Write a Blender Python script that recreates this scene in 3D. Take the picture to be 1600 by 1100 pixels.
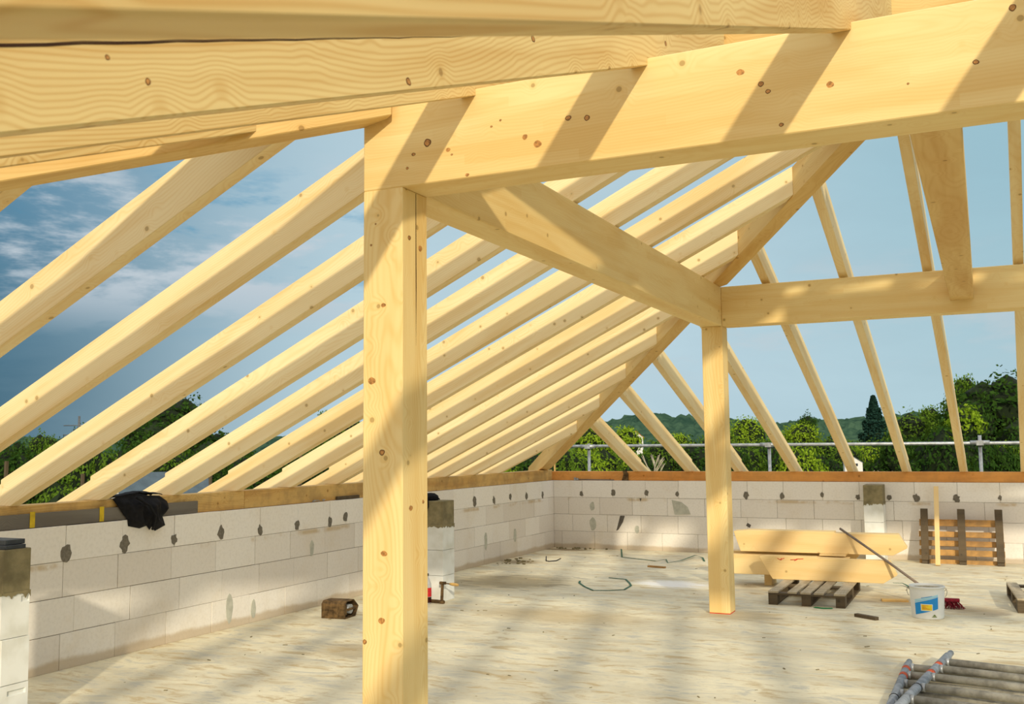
import bpy, bmesh, math, random
from mathutils import Vector, Matrix, noise
import numpy as np

for o in list(bpy.data.objects): bpy.data.objects.remove(o)
S = bpy.context.scene
COL = S.collection

# ------------------------------------------------------------------ camera
CAM = Vector((5.9221, -14.1386, 1.5312))
yaw, pit, rol = 0.43616, 0.09248, -0.01055
fw = Vector((-math.sin(yaw)*math.cos(pit), math.cos(yaw)*math.cos(pit), math.sin(pit)))
rt = Vector((math.cos(yaw), math.sin(yaw), 0)); up = rt.cross(fw)
r2 = rt*math.cos(rol) + up*math.sin(rol); u2 = -rt*math.sin(rol) + up*math.cos(rol)
cd = bpy.data.cameras.new('camera'); cam = bpy.data.objects.new('camera', cd); COL.objects.link(cam)
m3 = Matrix((r2, u2, -fw)).transposed()
cam.matrix_world = Matrix.Translation(CAM) @ m3.to_4x4()
cd.sensor_width = 36; cd.lens = 36*1572.46/1600
cd.clip_start = 0.05; cd.clip_end = 3000
cd.dof.use_dof = True; cd.dof.focus_distance = 6.5; cd.dof.aperture_fstop = 11
S.camera = cam

# ------------------------------------------------------------------ sky
def N(nt, t, **k):
    n = nt.nodes.new(t)
    for a, b in k.items():
        if a.startswith('i_'): n.inputs[a[2:].replace('_', ' ')].default_value = b
        else: setattr(n, a, b)
    return n
def L(nt, a, b): nt.links.new(a, b)
def mth(nt, op, a, b=None, c=None, clamp=False):
    n = nt.nodes.new('ShaderNodeMath'); n.operation = op; n.use_clamp = clamp
    for i, v in enumerate((a, b, c)):
        if v is None: continue
        if isinstance(v, (int, float)): n.inputs[i].default_value = v
        else: L(nt, v, n.inputs[i])
    return n.outputs[0]
def mixc(nt, f, a, b, bt='MIX'):
    n = nt.nodes.new('ShaderNodeMix'); n.data_type = 'RGBA'; n.blend_type = bt
    for i, v in ((0, f), (6, a), (7, b)):
        if isinstance(v, (int, float)): n.inputs[i].default_value = v
        elif isinstance(v, tuple): n.inputs[i].default_value = (*v, 1) if len(v) == 3 else v
        else: L(nt, v, n.inputs[i])
    return n.outputs[2]
def sstep(nt, x, lo, hi, a=0., b=1.):
    n = nt.nodes.new('ShaderNodeMapRange'); n.interpolation_type = 'SMOOTHSTEP'
    L(nt, x, n.inputs[0]); n.inputs[1].default_value = lo; n.inputs[2].default_value = hi
    n.inputs[3].default_value = a; n.inputs[4].default_value = b
    return n.outputs[0]
def srgb(r, g, b):
    f = lambda c: (c/255/12.92) if c/255 <= .04045 else ((c/255+.055)/1.055)**2.4
    return (f(r), f(g), f(b))

w = bpy.data.worlds.new('sky'); S.world = w; w.use_nodes = True
nt = w.node_tree; nt.nodes.clear()
tc = N(nt, 'ShaderNodeTexCoord'); sp = N(nt, 'ShaderNodeSeparateXYZ'); L(nt, tc.outputs['Generated'], sp.inputs[0])
az = mth(nt, 'ARCTAN2', sp.outputs[0], sp.outputs[1])            # 0 = +Y, negative = towards -X
az = mth(nt, 'MULTIPLY', az, 57.2958)
el = mth(nt, 'MULTIPLY', mth(nt, 'ARCSINE', sp.outputs[2]), 57.2958)
# azimuth: dark rain-blue on the left, pale in the middle, soft blue to the right
azl = sstep(nt, az, -56, -31); azr = sstep(nt, az, -20, 4)
elh = sstep(nt, el, 0, 16)
left = mixc(nt, elh, srgb(50, 96, 118), srgb(82, 135, 166))
mid = mixc(nt, elh, srgb(196, 222, 233), srgb(188, 214, 226))
right = mixc(nt, elh, srgb(182, 212, 222), srgb(160, 200, 214))
base = mixc(nt, azl, left, mid); base = mixc(nt, azr, base, right)
cv = N(nt, 'ShaderNodeCombineXYZ'); L(nt, mth(nt, 'MULTIPLY', az, .055), cv.inputs[0]); L(nt, mth(nt, 'MULTIPLY', el, .19), cv.inputs[1])
n1 = N(nt, 'ShaderNodeTexNoise', i_Scale=1.1, i_Detail=7., i_Roughness=.58, i_Distortion=.35); L(nt, cv.outputs[0], n1.inputs['Vector'])
n2 = N(nt, 'ShaderNodeTexNoise', i_Scale=3.2, i_Detail=5., i_Roughness=.6); L(nt, cv.outputs[0], n2.inputs['Vector'])
band = mth(nt, 'MULTIPLY', sstep(nt, el, 5.5, 9.5), sstep(nt, el, 17, 13))
lm = mth(nt, 'MULTIPLY', band, sstep(nt, az, -25, -36))
cl = mth(nt, 'ADD', mth(nt, 'MULTIPLY', n1.outputs[0], .7), mth(nt, 'MULTIPLY', n2.outputs[0], .3))
cw = mth(nt, 'MULTIPLY', sstep(nt, cl, .485, .575), lm)
base = mixc(nt, mth(nt, 'MULTIPLY', cw, .95), base, srgb(206, 216, 224))
blue = mth(nt, 'MULTIPLY', sstep(nt, cl, .47, .40), lm)
base = mixc(nt, mth(nt, 'MULTIPLY', blue, .55), base, srgb(60, 150, 190))
rb = mth(nt, 'MULTIPLY', mth(nt, 'MULTIPLY', sstep(nt, el, 2.5, 5), sstep(nt, el, 12, 7)), sstep(nt, az, -22, -12))
base = mixc(nt, mth(nt, 'MULTIPLY', mth(nt, 'MULTIPLY', sstep(nt, cl, .49, .60), rb), .5), base, srgb(212, 218, 222))
base = mixc(nt, mth(nt, 'MULTIPLY', sstep(nt, n1.outputs[0], .35, .65), .16), base, srgb(150, 178, 192))
# high and behind: sky brightened out of view as added fill light
zen = sstep(nt, el, 24, 50); base = mixc(nt, zen, base, (1.02, 1.07, 1.13))
behind = sstep(nt, sp.outputs[1], .15, -.25); base = mixc(nt, behind, base, (1.15, 1.15, 1.15))
base = mixc(nt, sstep(nt, el, 0, -4), base, srgb(90, 92, 70))
bg = N(nt, 'ShaderNodeBackground', i_Strength=1.0); L(nt, base, bg.inputs[0])
wo = N(nt, 'ShaderNodeOutputWorld'); L(nt, bg.outputs[0], wo.inputs[0])

# ------------------------------------------------------------------ sun
SUNV = Vector((-.58, 1, -.44)).normalized()
sd = bpy.data.lights.new('sun', 'SUN'); sun = bpy.data.objects.new('sun', sd); COL.objects.link(sun)
sun.rotation_euler = SUNV.to_track_quat('-Z', 'Y').to_euler(); sun.location = (10, -30, 20)
sd.energy = 3.0; sd.color = (1.0, .88, .66); sd.angle = math.radians(1.6)

S.view_settings.view_transform = 'Standard'; S.view_settings.look = 'None'
S.view_settings.gamma = 1; S.view_settings.use_curve_mapping = False
S.view_settings.exposure = -0.1
R = random.Random(7)

# ================================================================== materials
def newmat(name, rough=.7, spec=.3):
    m = bpy.data.materials.new(name); m.use_nodes = True; t = m.node_tree; t.nodes.clear()
    b = N(t, 'ShaderNodeBsdfPrincipled'); b.inputs['Roughness'].default_value = rough
    b.inputs['Specular IOR Level'].default_value = spec
    o = N(t, 'ShaderNodeOutputMaterial'); L(t, b.outputs[0], o.inputs[0])
    return m, t, b
def plain(name, col, rough=.6, metal=0., var=.12, scale=14., bump=.0):
    m, t, b = newmat(name, rough); b.inputs['Metallic'].default_value = metal
    c = N(t, 'ShaderNodeTexCoord')
    n = N(t, 'ShaderNodeTexNoise', i_Scale=scale, i_Detail=5., i_Roughness=.6); L(t, c.outputs['Object'], n.inputs['Vector'])
    d = tuple(x*(1-var*2) for x in col); e = tuple(min(1, x*(1+var)) for x in col)
    L(t, mixc(t, sstep(t, n.outputs[0], .3, .7), d, e), b.inputs['Base Color'])
    if bump:
        bp = N(t, 'ShaderNodeBump', i_Strength=bump, i_Distance=.005); L(t, n.outputs[0], bp.inputs['Height']); L(t, bp.outputs[0], b.inputs['Normal'])
    return m
def wood(name, pale, dark, ring=.5, lam=0., knots=1., weather=0., rough=.62, kscale=7.):
    """sawn spruce: local X runs along the grain"""
    m, t, b = newmat(name, rough, .25)
    c = N(t, 'ShaderNodeTexCoord'); oi = N(t, 'ShaderNodeObjectInfo')
    off = N(t, 'ShaderNodeVectorMath', operation='SCALE'); off.inputs[3].default_value = 37.
    cx = N(t, 'ShaderNodeCombineXYZ')
    for i, k in enumerate((1., 2.37, 4.1)): L(t, mth(t, 'FRACT', mth(t, 'MULTIPLY', oi.outputs['Random'], k*7.3)), cx.inputs[i])
    L(t, cx.outputs[0], off.inputs[0])
    p = N(t, 'ShaderNodeVectorMath', operation='ADD'); L(t, c.outputs['Object'], p.inputs[0]); L(t, off.outputs[0], p.inputs[1])
    st = N(t, 'ShaderNodeVectorMath', operation='MULTIPLY'); st.inputs[1].default_value = (.28, 1, 1); L(t, p.outputs[0], st.inputs[0])
    # knots
    vo = N(t, 'ShaderNodeTexVoronoi', i_Scale=kscale); L(t, p.outputs[0], vo.inputs['Vector'])
    kd = vo.outputs['Distance']
    # rings round a centre beside the heart of the timber
    nz = N(t, 'ShaderNodeTexNoise', i_Scale=2.6, i_Detail=2., i_Roughness=.4); L(t, st.outputs[0], nz.inputs['Vector'])
    sp = N(t, 'ShaderNodeSeparateXYZ'); L(t, c.outputs['Object'], sp.inputs[0])
    yy = mth(t, 'ADD', sp.outputs[1], mth(t, 'SUBTRACT', mth(t, 'MULTIPLY', cx.outputs[0], .0) if False else mth(t, 'MULTIPLY', oi.outputs['Random'], .16), .08))
    zz = mth(t, 'ADD', sp.outputs[2], -.12)
    rr = mth(t, 'SQRT', mth(t, 'ADD', mth(t, 'MULTIPLY', yy, yy), mth(t, 'MULTIPLY', zz, zz)))
    rr = mth(t, 'ADD', rr, mth(t, 'MULTIPLY', nz.outputs[0], .16))
    rr = mth(t, 'ADD', rr, mth(t, 'MULTIPLY', sstep(t, kd, .45, .0), .028))
    wv = mth(t, 'SINE', mth(t, 'ADD', mth(t, 'MULTIPLY', rr, 520.), mth(t, 'MULTIPLY', sstep(t, nz.outputs[0], .2, .8), 26.)))
    wv = mth(t, 'POWER', mth(t, 'MULTIPLY_ADD', wv, .5, .5), 2.2)
    # fine fibres
    fs = N(t, 'ShaderNodeVectorMath', operation='MULTIPLY'); fs.inputs[1].default_value = (2.5, 60, 60); L(t, p.outputs[0], fs.inputs[0])
    fb = N(t, 'ShaderNodeTexNoise', i_Scale=1., i_Detail=3.); L(t, fs.outputs[0], fb.inputs['Vector'])
    # broad tone bands
    bs = N(t, 'ShaderNodeVectorMath', operation='MULTIPLY'); bs.inputs[1].default_value = (.9, 9, 9); L(t, p.outputs[0], bs.inputs[0])
    bb = N(t, 'ShaderNodeTexNoise', i_Scale=1., i_Detail=3., i_Distortion=.5); L(t, bs.outputs[0], bb.inputs['Vector'])
    f = mth(t, 'ADD', mth(t, 'MULTIPLY', wv, .34*ring), mth(t, 'MULTIPLY', sstep(t, bb.outputs[0], .35, .72), .42))
    f = mth(t, 'ADD', f, mth(t, 'MULTIPLY', fb.outputs[0], .22))
    f = mth(t, 'ADD', f, mth(t, 'MULTIPLY', oi.outputs['Random'], .16))
    if lam:
        row = mth(t, 'FLOOR', mth(t, 'MULTIPLY', sp.outputs[2], 1/.042))
        q = N(t, 'ShaderNodeCombineXYZ'); L(t, row, q.inputs[0]); L(t, mth(t, 'FLOOR', mth(t, 'ADD', mth(t, 'MULTIPLY', sp.outputs[0], .75), mth(t, 'MULTIPLY', row, .37))), q.inputs[1])
        wn = N(t, 'ShaderNodeTexWhiteNoise'); L(t, q.outputs[0], wn.inputs[0])
        f = mth(t, 'ADD', f, mth(t, 'MULTIPLY', mth(t, 'SUBTRACT', wn.outputs[0], .5), lam))
    f = mth(t, 'MULTIPLY', f, 1., clamp=True)
    col = mixc(t, f, pale, dark)
    kc = tuple(x*.45 for x in dark)
    col = mixc(t, mth(t, 'MULTIPLY', sstep(t, kd, .18, .08), .35*knots), col, dark)
    col = mixc(t, mth(t, 'MULTIPLY', sstep(t, kd, .095, .07), .65*knots), col, kc)
    if weather:
        wn = N(t, 'ShaderNodeTexNoise', i_Scale=7., i_Detail=6., i_Roughness=.65); L(t, c.outputs['Object'], wn.inputs['Vector'])
        col = mixc(t, mth(t, 'MULTIPLY', sstep(t, wn.outputs[0], .38, .66), weather), col, srgb(88, 78, 60))
    L(t, col, b.inputs['Base Color'])
    bp = N(t, 'ShaderNodeBump', i_Strength=.12, i_Distance=.002); L(t, f, bp.inputs['Height']); L(t, bp.outputs[0], b.inputs['Normal'])
    return m

W_raft = wood('spruce_rafter', srgb(240, 222, 176), srgb(218, 180, 112), ring=.5)
W_near = wood('spruce_sawn', srgb(234, 210, 148), srgb(200, 154, 82), ring=1.0, knots=1., kscale=6.)
W_beam = wood('spruce_glulam', srgb(240, 218, 158), srgb(220, 180, 106), ring=.35, lam=.22, kscale=7.5)
W_post = wood('spruce_post', srgb(240, 218, 158), srgb(222, 182, 108), ring=.8, kscale=7.5)
W_hip = wood('spruce_hip', srgb(226, 196, 130), srgb(196, 148, 74), ring=.5)
W_platef = wood('orange_spruce', srgb(226, 164, 88), srgb(190, 116, 48), ring=.5, weather=.18)
W_platel = wood('spruce_plate', srgb(222, 188, 118), srgb(180, 132, 66), ring=.6, weather=.3)
W_stack = wood('spruce_offcut', srgb(240, 214, 158), srgb(222, 184, 118), ring=.5)
W_grey = wood('weathered_board', srgb(128, 122, 112), srgb(88, 82, 74), ring=.5, knots=.4)
W_pal = wood('weathered_pallet_wood', srgb(206, 192, 164), srgb(150, 136, 110), ring=.6, weather=.35)
W_pal2 = wood('pallet_slat_wood', srgb(206, 160, 92), srgb(150, 104, 54), ring=.6, weather=.45)
W_dark = wood('dark_pallet_wood', srgb(104, 88, 64), srgb(52, 42, 30), ring=.6, weather=.5)
M_crack = plain('dark_crack', srgb(58, 34, 16), .9)
M_red = plain('red_paint', srgb(214, 60, 40), .6)

def block_mat():
    m, t, b = newmat('aerated_concrete', .9, .1)
    c = N(t, 'ShaderNodeTexCoord'); at = N(t, 'ShaderNodeAttribute', attribute_name='tone')
    ge = N(t, 'ShaderNodeNewGeometry'); sp = N(t, 'ShaderNodeSeparateXYZ'); L(t, ge.outputs['Position'], sp.inputs[0])
    n = N(t, 'ShaderNodeTexNoise', i_Scale=2.4, i_Detail=6., i_Roughness=.6); L(t, c.outputs['Object'], n.inputs['Vector'])
    n2 = N(t, 'ShaderNodeTexNoise', i_Scale=40., i_Detail=4.); L(t, c.outputs['Object'], n2.inputs['Vector'])
    col = mixc(t, at.outputs['Fac'], srgb(220, 213, 203), srgb(240, 236, 228))
    col = mixc(t, mth(t, 'MULTIPLY', sstep(t, n.outputs[0], .5, .78), .3), col, srgb(206, 188, 156))
    col = mixc(t, mth(t, 'MULTIPLY', sstep(t, n2.outputs[0], .4, .8), .18), col, srgb(176, 168, 154))
    lowz = mth(t, 'ADD', sp.outputs[2], mth(t, 'MULTIPLY', n.outputs[0], -.09))
    col = mixc(t, mth(t, 'MULTIPLY', sstep(t, lowz, .04, .0), .6), col, srgb(176, 152, 112))
    lowc = mth(t, 'ABSOLUTE', mth(t, 'SUBTRACT', sp.outputs[2], .725))
    st = mth(t, 'MULTIPLY', sstep(t, lowc, .035, .005), sstep(t, n.outputs[0], .5, .62))
    col = mixc(t, mth(t, 'MULTIPLY', st, .6), col, srgb(184, 156, 104))
    L(t, col, b.inputs['Base Color'])
    bp = N(t, 'ShaderNodeBump', i_Strength=.25, i_Distance=.004); L(t, n2.outputs[0], bp.inputs['Height']); L(t, bp.outputs[0], b.inputs['Normal'])
    return m
M_block = block_mat()
M_mortar = plain('dark_mortar', srgb(118, 112, 100), .95, var=.15, scale=50)
M_joint = plain('joint_mortar', srgb(132, 122, 106), .95)  # grey-brown colour of the joint mortar itself
M_conc = plain('raw_concrete', srgb(134, 124, 92), .9, var=.16, scale=9, bump=.3)

def floor_mat():
    m, t, b = newmat('stained_concrete_slab', .78, .25)
    c = N(t, 'ShaderNodeTexCoord')
    rot = N(t, 'ShaderNodeMapping'); rot.inputs['Rotation'].default_value = (0, 0, .35); rot.inputs['Scale'].default_value = (1, 2.4, 1); L(t, c.outputs['Object'], rot.inputs[0])
    n1 = N(t, 'ShaderNodeTexNoise', i_Scale=.8, i_Detail=8., i_Roughness=.62); L(t, rot.outputs[0], n1.inputs['Vector'])
    n2 = N(t, 'ShaderNodeTexNoise', i_Scale=3.1, i_Detail=8., i_Roughness=.68, i_Distortion=.6); L(t, rot.outputs[0], n2.inputs['Vector'])
    n3 = N(t, 'ShaderNodeTexNoise', i_Scale=22., i_Detail=5., i_Roughness=.6); L(t, rot.outputs[0], n3.inputs['Vector'])
    col = mixc(t, sstep(t, n1.outputs[0], .35, .65), srgb(204, 196, 170), srgb(234, 225, 194))
    col = mixc(t, mth(t, 'MULTIPLY', sstep(t, n2.outputs[0], .50, .66), .7), col, srgb(184, 158, 108))
    col = mixc(t, mth(t, 'MULTIPLY', sstep(t, n2.outputs[0], .48, .34), .6), col, srgb(176, 176, 168))
    col = mixc(t, mth(t, 'MULTIPLY', sstep(t, n3.outputs[0], .62, .76), .35), col, srgb(150, 124, 82))
    sp = N(t, 'ShaderNodeSeparateXYZ'); L(t, c.outputs['Object'], sp.inputs[0])
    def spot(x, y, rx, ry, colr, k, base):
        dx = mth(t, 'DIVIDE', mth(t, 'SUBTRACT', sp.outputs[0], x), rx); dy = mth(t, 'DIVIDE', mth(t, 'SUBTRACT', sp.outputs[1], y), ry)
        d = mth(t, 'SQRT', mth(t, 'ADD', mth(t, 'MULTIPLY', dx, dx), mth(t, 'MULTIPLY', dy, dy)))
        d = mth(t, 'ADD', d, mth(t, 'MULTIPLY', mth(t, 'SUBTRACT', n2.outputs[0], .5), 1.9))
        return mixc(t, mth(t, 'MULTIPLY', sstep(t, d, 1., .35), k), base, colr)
    col = spot(2.75, -3.25, .55, .35, srgb(240, 240, 238), .8, col)
    col = spot(1.0, -3.7, 1.0, .8, srgb(128, 112, 78), .75, col)  # brown stain with part of the pier's cast shadow painted in
    col = spot(3.9, -5.0, .5, .35, srgb(150, 126, 82), .5, col)
    col = spot(5.1, -3.6, .45, .45, srgb(150, 122, 72), .55, col)
    col = spot(5.8, -4.0, .35, .4, srgb(132, 108, 72), .55, col)
    col = spot(4.4, -9.0, 1.0, .5, srgb(150, 122, 70), .5, col)
    col = spot(1.6, -7.6, .5, .4, srgb(140, 116, 74), .5, col)
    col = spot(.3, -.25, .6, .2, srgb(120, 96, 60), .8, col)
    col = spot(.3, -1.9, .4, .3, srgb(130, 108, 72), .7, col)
    col = spot(2.4, -5.6, 1.0, .5, srgb(196, 172, 124), .6, col)
    n4 = N(t, 'ShaderNodeTexNoise', i_Scale=9., i_Detail=6., i_Roughness=.7, i_Distortion=1.2); L(t, rot.outputs[0], n4.inputs['Vector'])
    col = mixc(t, mth(t, 'MULTIPLY', sstep(t, n4.outputs[0], .57, .72), .28), col, srgb(158, 132, 86))
    col = mixc(t, mth(t, 'MULTIPLY', sstep(t, n4.outputs[0], .42, .30), .2), col, srgb(240, 236, 220))
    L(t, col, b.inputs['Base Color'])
    bp = N(t, 'ShaderNodeBump', i_Strength=.25, i_Distance=.006); L(t, n2.outputs[0], bp.inputs['Height']); L(t, bp.outputs[0], b.inputs['Normal'])
    return m
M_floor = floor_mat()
M_galv = plain('galvanised_steel', srgb(168, 172, 174), .45, .55, var=.15, scale=20)
M_tube = plain('grimy_steel_tube', srgb(158, 154, 140), .6, .2, var=.2, scale=12, bump=.2)
M_blue = plain('grey_blue_tube', srgb(140, 148, 156), .55, .3, var=.15, scale=16)
M_orange = plain('orange_red_paint', srgb(196, 84, 48), .6, var=.2, scale=60)
M_rust = plain('rusty_steel', srgb(104, 82, 52), .8, .3, var=.35, scale=22, bump=.4)
M_black = plain('black_cloth', srgb(20, 20, 24), .9, var=.2, scale=40)
M_blackp = plain('black_plastic', srgb(24, 24, 26), .45)
M_greens = plain('green_strap', srgb(22, 92, 66), .5)
M_white = plain('white_plastic', srgb(224, 226, 222), .4, var=.03, scale=6)
M_grime = plain('dried_adhesive', srgb(186, 180, 158), .9, var=.12, scale=30)
M_lblue = plain('label_blue', srgb(34, 138, 208), .45, var=.02)
M_lcyan = plain('label_pale_blue', srgb(126, 204, 232), .45, var=.02)
M_lyel = plain('label_yellow', srgb(232, 204, 46), .45, var=.05)
M_lgreen = plain('label_green', srgb(110, 130, 60), .5)
M_ltext = plain('label_print_orange', srgb(214, 120, 40), .5)
M_wire = plain('steel_wire', srgb(120, 120, 116), .4, .7)
M_red2 = plain('red_bristles', srgb(130, 22, 40), .8, var=.3, scale=80)
M_yel = plain('yellow_strap', srgb(206, 176, 36), .6)
M_cola = plain('dark_drink', srgb(48, 14, 12), .15, var=.05)
M_label = plain('red_label', srgb(196, 40, 44), .4, var=.1, scale=60)
M_bark = plain('bark', srgb(92, 78, 58), .9, var=.25, scale=6)
M_birch = plain('pale_bark', srgb(186, 176, 150), .9, var=.15, scale=6)
M_wallh = plain('house_render', srgb(226, 222, 214), .9, var=.04)
M_roofo = plain('orange_roof_tile', srgb(204, 106, 60), .85, var=.12, scale=3)
M_roofg = plain('grey_blue_roof', srgb(78, 92, 100), .8, var=.1, scale=2)
M_glassd = plain('dark_window_glass', srgb(40, 46, 52), .2)

def leafmat(name, a, bcol, tr=.35):
    m = bpy.data.materials.new(name); m.use_nodes = True; t = m.node_tree; t.nodes.clear()
    at = N(t, 'ShaderNodeAttribute', attribute_name='tone'); oi = N(t, 'ShaderNodeObjectInfo')
    f = mth(t, 'ADD', mth(t, 'MULTIPLY', at.outputs['Fac'], .8), mth(t, 'MULTIPLY', oi.outputs['Random'], .2))
    col = mixc(t, f, a, bcol)
    d = N(t, 'ShaderNodeBsdfDiffuse'); L(t, col, d.inputs[0])
    tl = N(t, 'ShaderNodeBsdfTranslucent'); L(t, mixc(t, .4, col, srgb(150, 180, 40)), tl.inputs[0])
    mx = N(t, 'ShaderNodeMixShader'); mx.inputs[0].default_value = tr; L(t, d.outputs[0], mx.inputs[1]); L(t, tl.outputs[0], mx.inputs[2])
    o = N(t, 'ShaderNodeOutputMaterial'); L(t, mx.outputs[0], o.inputs[0])
    return m
F_bright = leafmat('bright_leaves', srgb(96, 124, 28), srgb(160, 186, 52))
F_mid = leafmat('mid_leaves', srgb(60, 90, 28), srgb(112, 140, 48))
F_dark = leafmat('dark_leaves', srgb(30, 54, 22), srgb(62, 90, 36), .2)
F_conif = leafmat('blue_green_needles', srgb(22, 46, 40), srgb(48, 76, 62), .05)
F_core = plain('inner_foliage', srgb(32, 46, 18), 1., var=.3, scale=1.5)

# ================================================================== mesh helpers
def link(name, me, parent=None):
    o = bpy.data.objects.new(name, me); COL.objects.link(o)
    if parent is not None: o.parent = parent
    return o
def tag(o, label=None, cat=None, group=None, kind=None):
    if label: o['label'] = label
    if cat: o['category'] = cat
    if group: o['group'] = group
    if kind: o['kind'] = kind
    return o
def empty(name, loc=(0, 0, 0), label=None, cat=None, group=None, rz=0.):
    o = bpy.data.objects.new(name, None); COL.objects.link(o); o.location = loc; o.rotation_euler = (0, 0, rz)
    o.empty_display_size = .1
    return tag(o, label, cat, group)
def bm_obj(name, bm, mats, parent=None, mat4=None, smooth=False, bevel=0.):
    """bm holds world (or parent-local) coordinates; mat4 = frame the object gets"""
    if mat4 is not None: bm.transform(mat4.inverted())
    bmesh.ops.recalc_face_normals(bm, faces=bm.faces)
    me = bpy.data.meshes.new(name); bm.to_mesh(me); bm.free()
    for m in (mats if isinstance(mats, (list, tuple)) else [mats]): me.materials.append(m)
    if smooth:
        for p in me.polygons: p.use_smooth = True
    o = link(name, me, parent)
    if mat4 is not None: o.matrix_local = mat4
    if bevel:
        md = o.modifiers.new('bevel', 'BEVEL'); md.width = bevel; md.segments = 1; md.limit_method = 'ANGLE'; md.angle_limit = .6
    return o
def box(bm, lo, hi, M4=None, mi=0):
    v = [bm.verts.new(((lo, hi)[i][0], (lo, hi)[j][1], (lo, hi)[k][2])) for i in (0, 1) for j in (0, 1) for k in (0, 1)]
    if M4 is not None:
        for a in v: a.co = M4 @ a.co
    fs = [(0, 1, 3, 2), (4, 6, 7, 5), (0, 4, 5, 1), (2, 3, 7, 6), (0, 2, 6, 4), (1, 5, 7, 3)]
    out = []
    for f in fs:
        g = bm.faces.new([v[i] for i in f]); g.material_index = mi; out.append(g)
    return out
def prism(bm, pts, ext, mi=0):
    ext = Vector(ext); a = [bm.verts.new(p) for p in pts]; b = [bm.verts.new(Vector(p)+ext) for p in pts]
    n = len(a)
    fs = [bm.faces.new(a), bm.faces.new(b[::-1])]
    for i in range(n): fs.append(bm.faces.new((a[i], b[i], b[(i+1) % n], a[(i+1) % n])))
    for f in fs: f.material_index = mi
def tube(bm, pts, r, seg=10, mi=0, cap=True):
    pts = [Vector(p) for p in pts]; rings = []
    rs = r if isinstance(r, (list, tuple)) else [r]*len(pts)
    for i, p in enumerate(pts):
        d = (pts[min(i+1, len(pts)-1)]-pts[max(i-1, 0)]).normalized()
        a = d.orthogonal().normalized() if i == 0 else (a - d*a.dot(d)).normalized()
        b = d.cross(a)
        rings.append([bm.verts.new(p+(a*math.cos(t)+b*math.sin(t))*rs[i]) for t in [2*math.pi*k/seg for k in range(seg)]])
    for i in range(len(pts)-1):
        for k in range(seg):
            f = bm.faces.new((rings[i][k], rings[i][(k+1) % seg], rings[i+1][(k+1) % seg], rings[i+1][k])); f.material_index = mi; f.smooth = True
    if cap:
        for q in (rings[0][::-1], rings[-1]): bm.faces.new(q).material_index = mi
def lathe(bm, prof, seg=32, M4=None, mi=0):
    rings = []
    for r, z in prof:
        rings.append([bm.verts.new((r*math.cos(2*math.pi*k/seg), r*math.sin(2*math.pi*k/seg), z)) for k in range(seg)] if r > 1e-5 else [bm.verts.new((0, 0, z))])
    for i in range(len(rings)-1):
        a, b = rings[i], rings[i+1]
        for k in range(seg):
            k2 = (k+1) % seg
            if len(a) == 1 and len(b) == 1: continue
            if len(a) == 1: f = bm.faces.new((a[0], b[k2], b[k]))
            elif len(b) == 1: f = bm.faces.new((a[k], a[k2], b[0]))
            else: f = bm.faces.new((a[k], a[k2], b[k2], b[k]))
            f.smooth = True; f.material_index = mi
    if M4 is not None:
        for q in rings:
            for v in q: v.co = M4 @ v.co
def frame(org, xdir, zdir=(0, 0, 1)):
    x = Vector(xdir).normalized(); z = Vector(zdir); y = z.cross(x).normalized(); z = x.cross(y)
    return Matrix.Translation(Vector(org)) @ Matrix((x, y, z)).transposed().to_4x4()
def bisect(bm, co, no):
    """cut away the side the normal points to and close the hole"""
    r = bmesh.ops.bisect_plane(bm, geom=bm.verts[:]+bm.edges[:]+bm.faces[:], plane_co=co, plane_no=no, clear_outer=True, dist=1e-5)
    e = [x for x in r['geom_cut'] if isinstance(x, bmesh.types.BMEdge)]
    if e: bmesh.ops.edgeloop_fill(bm, edges=e)
def timber(name, lo, hi, mat, xdir, parent=None, bevel=.003, zdir=(0, 0, 1)):
    """axis-aligned beam whose local X follows xdir"""
    bm = bmesh.new(); box(bm, lo, hi)
    c = [(a+b)/2 for a, b in zip(lo, hi)]
    return bm_obj(name, bm, mat, parent, frame(c, xdir, zdir), bevel=bevel)

# ================================================================== setting: slab and block walls
RX = 9.6; FY = -15.42
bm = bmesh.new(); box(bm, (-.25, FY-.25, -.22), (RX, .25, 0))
tag(bm_obj('floor', bm, M_floor), kind='structure')

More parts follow.
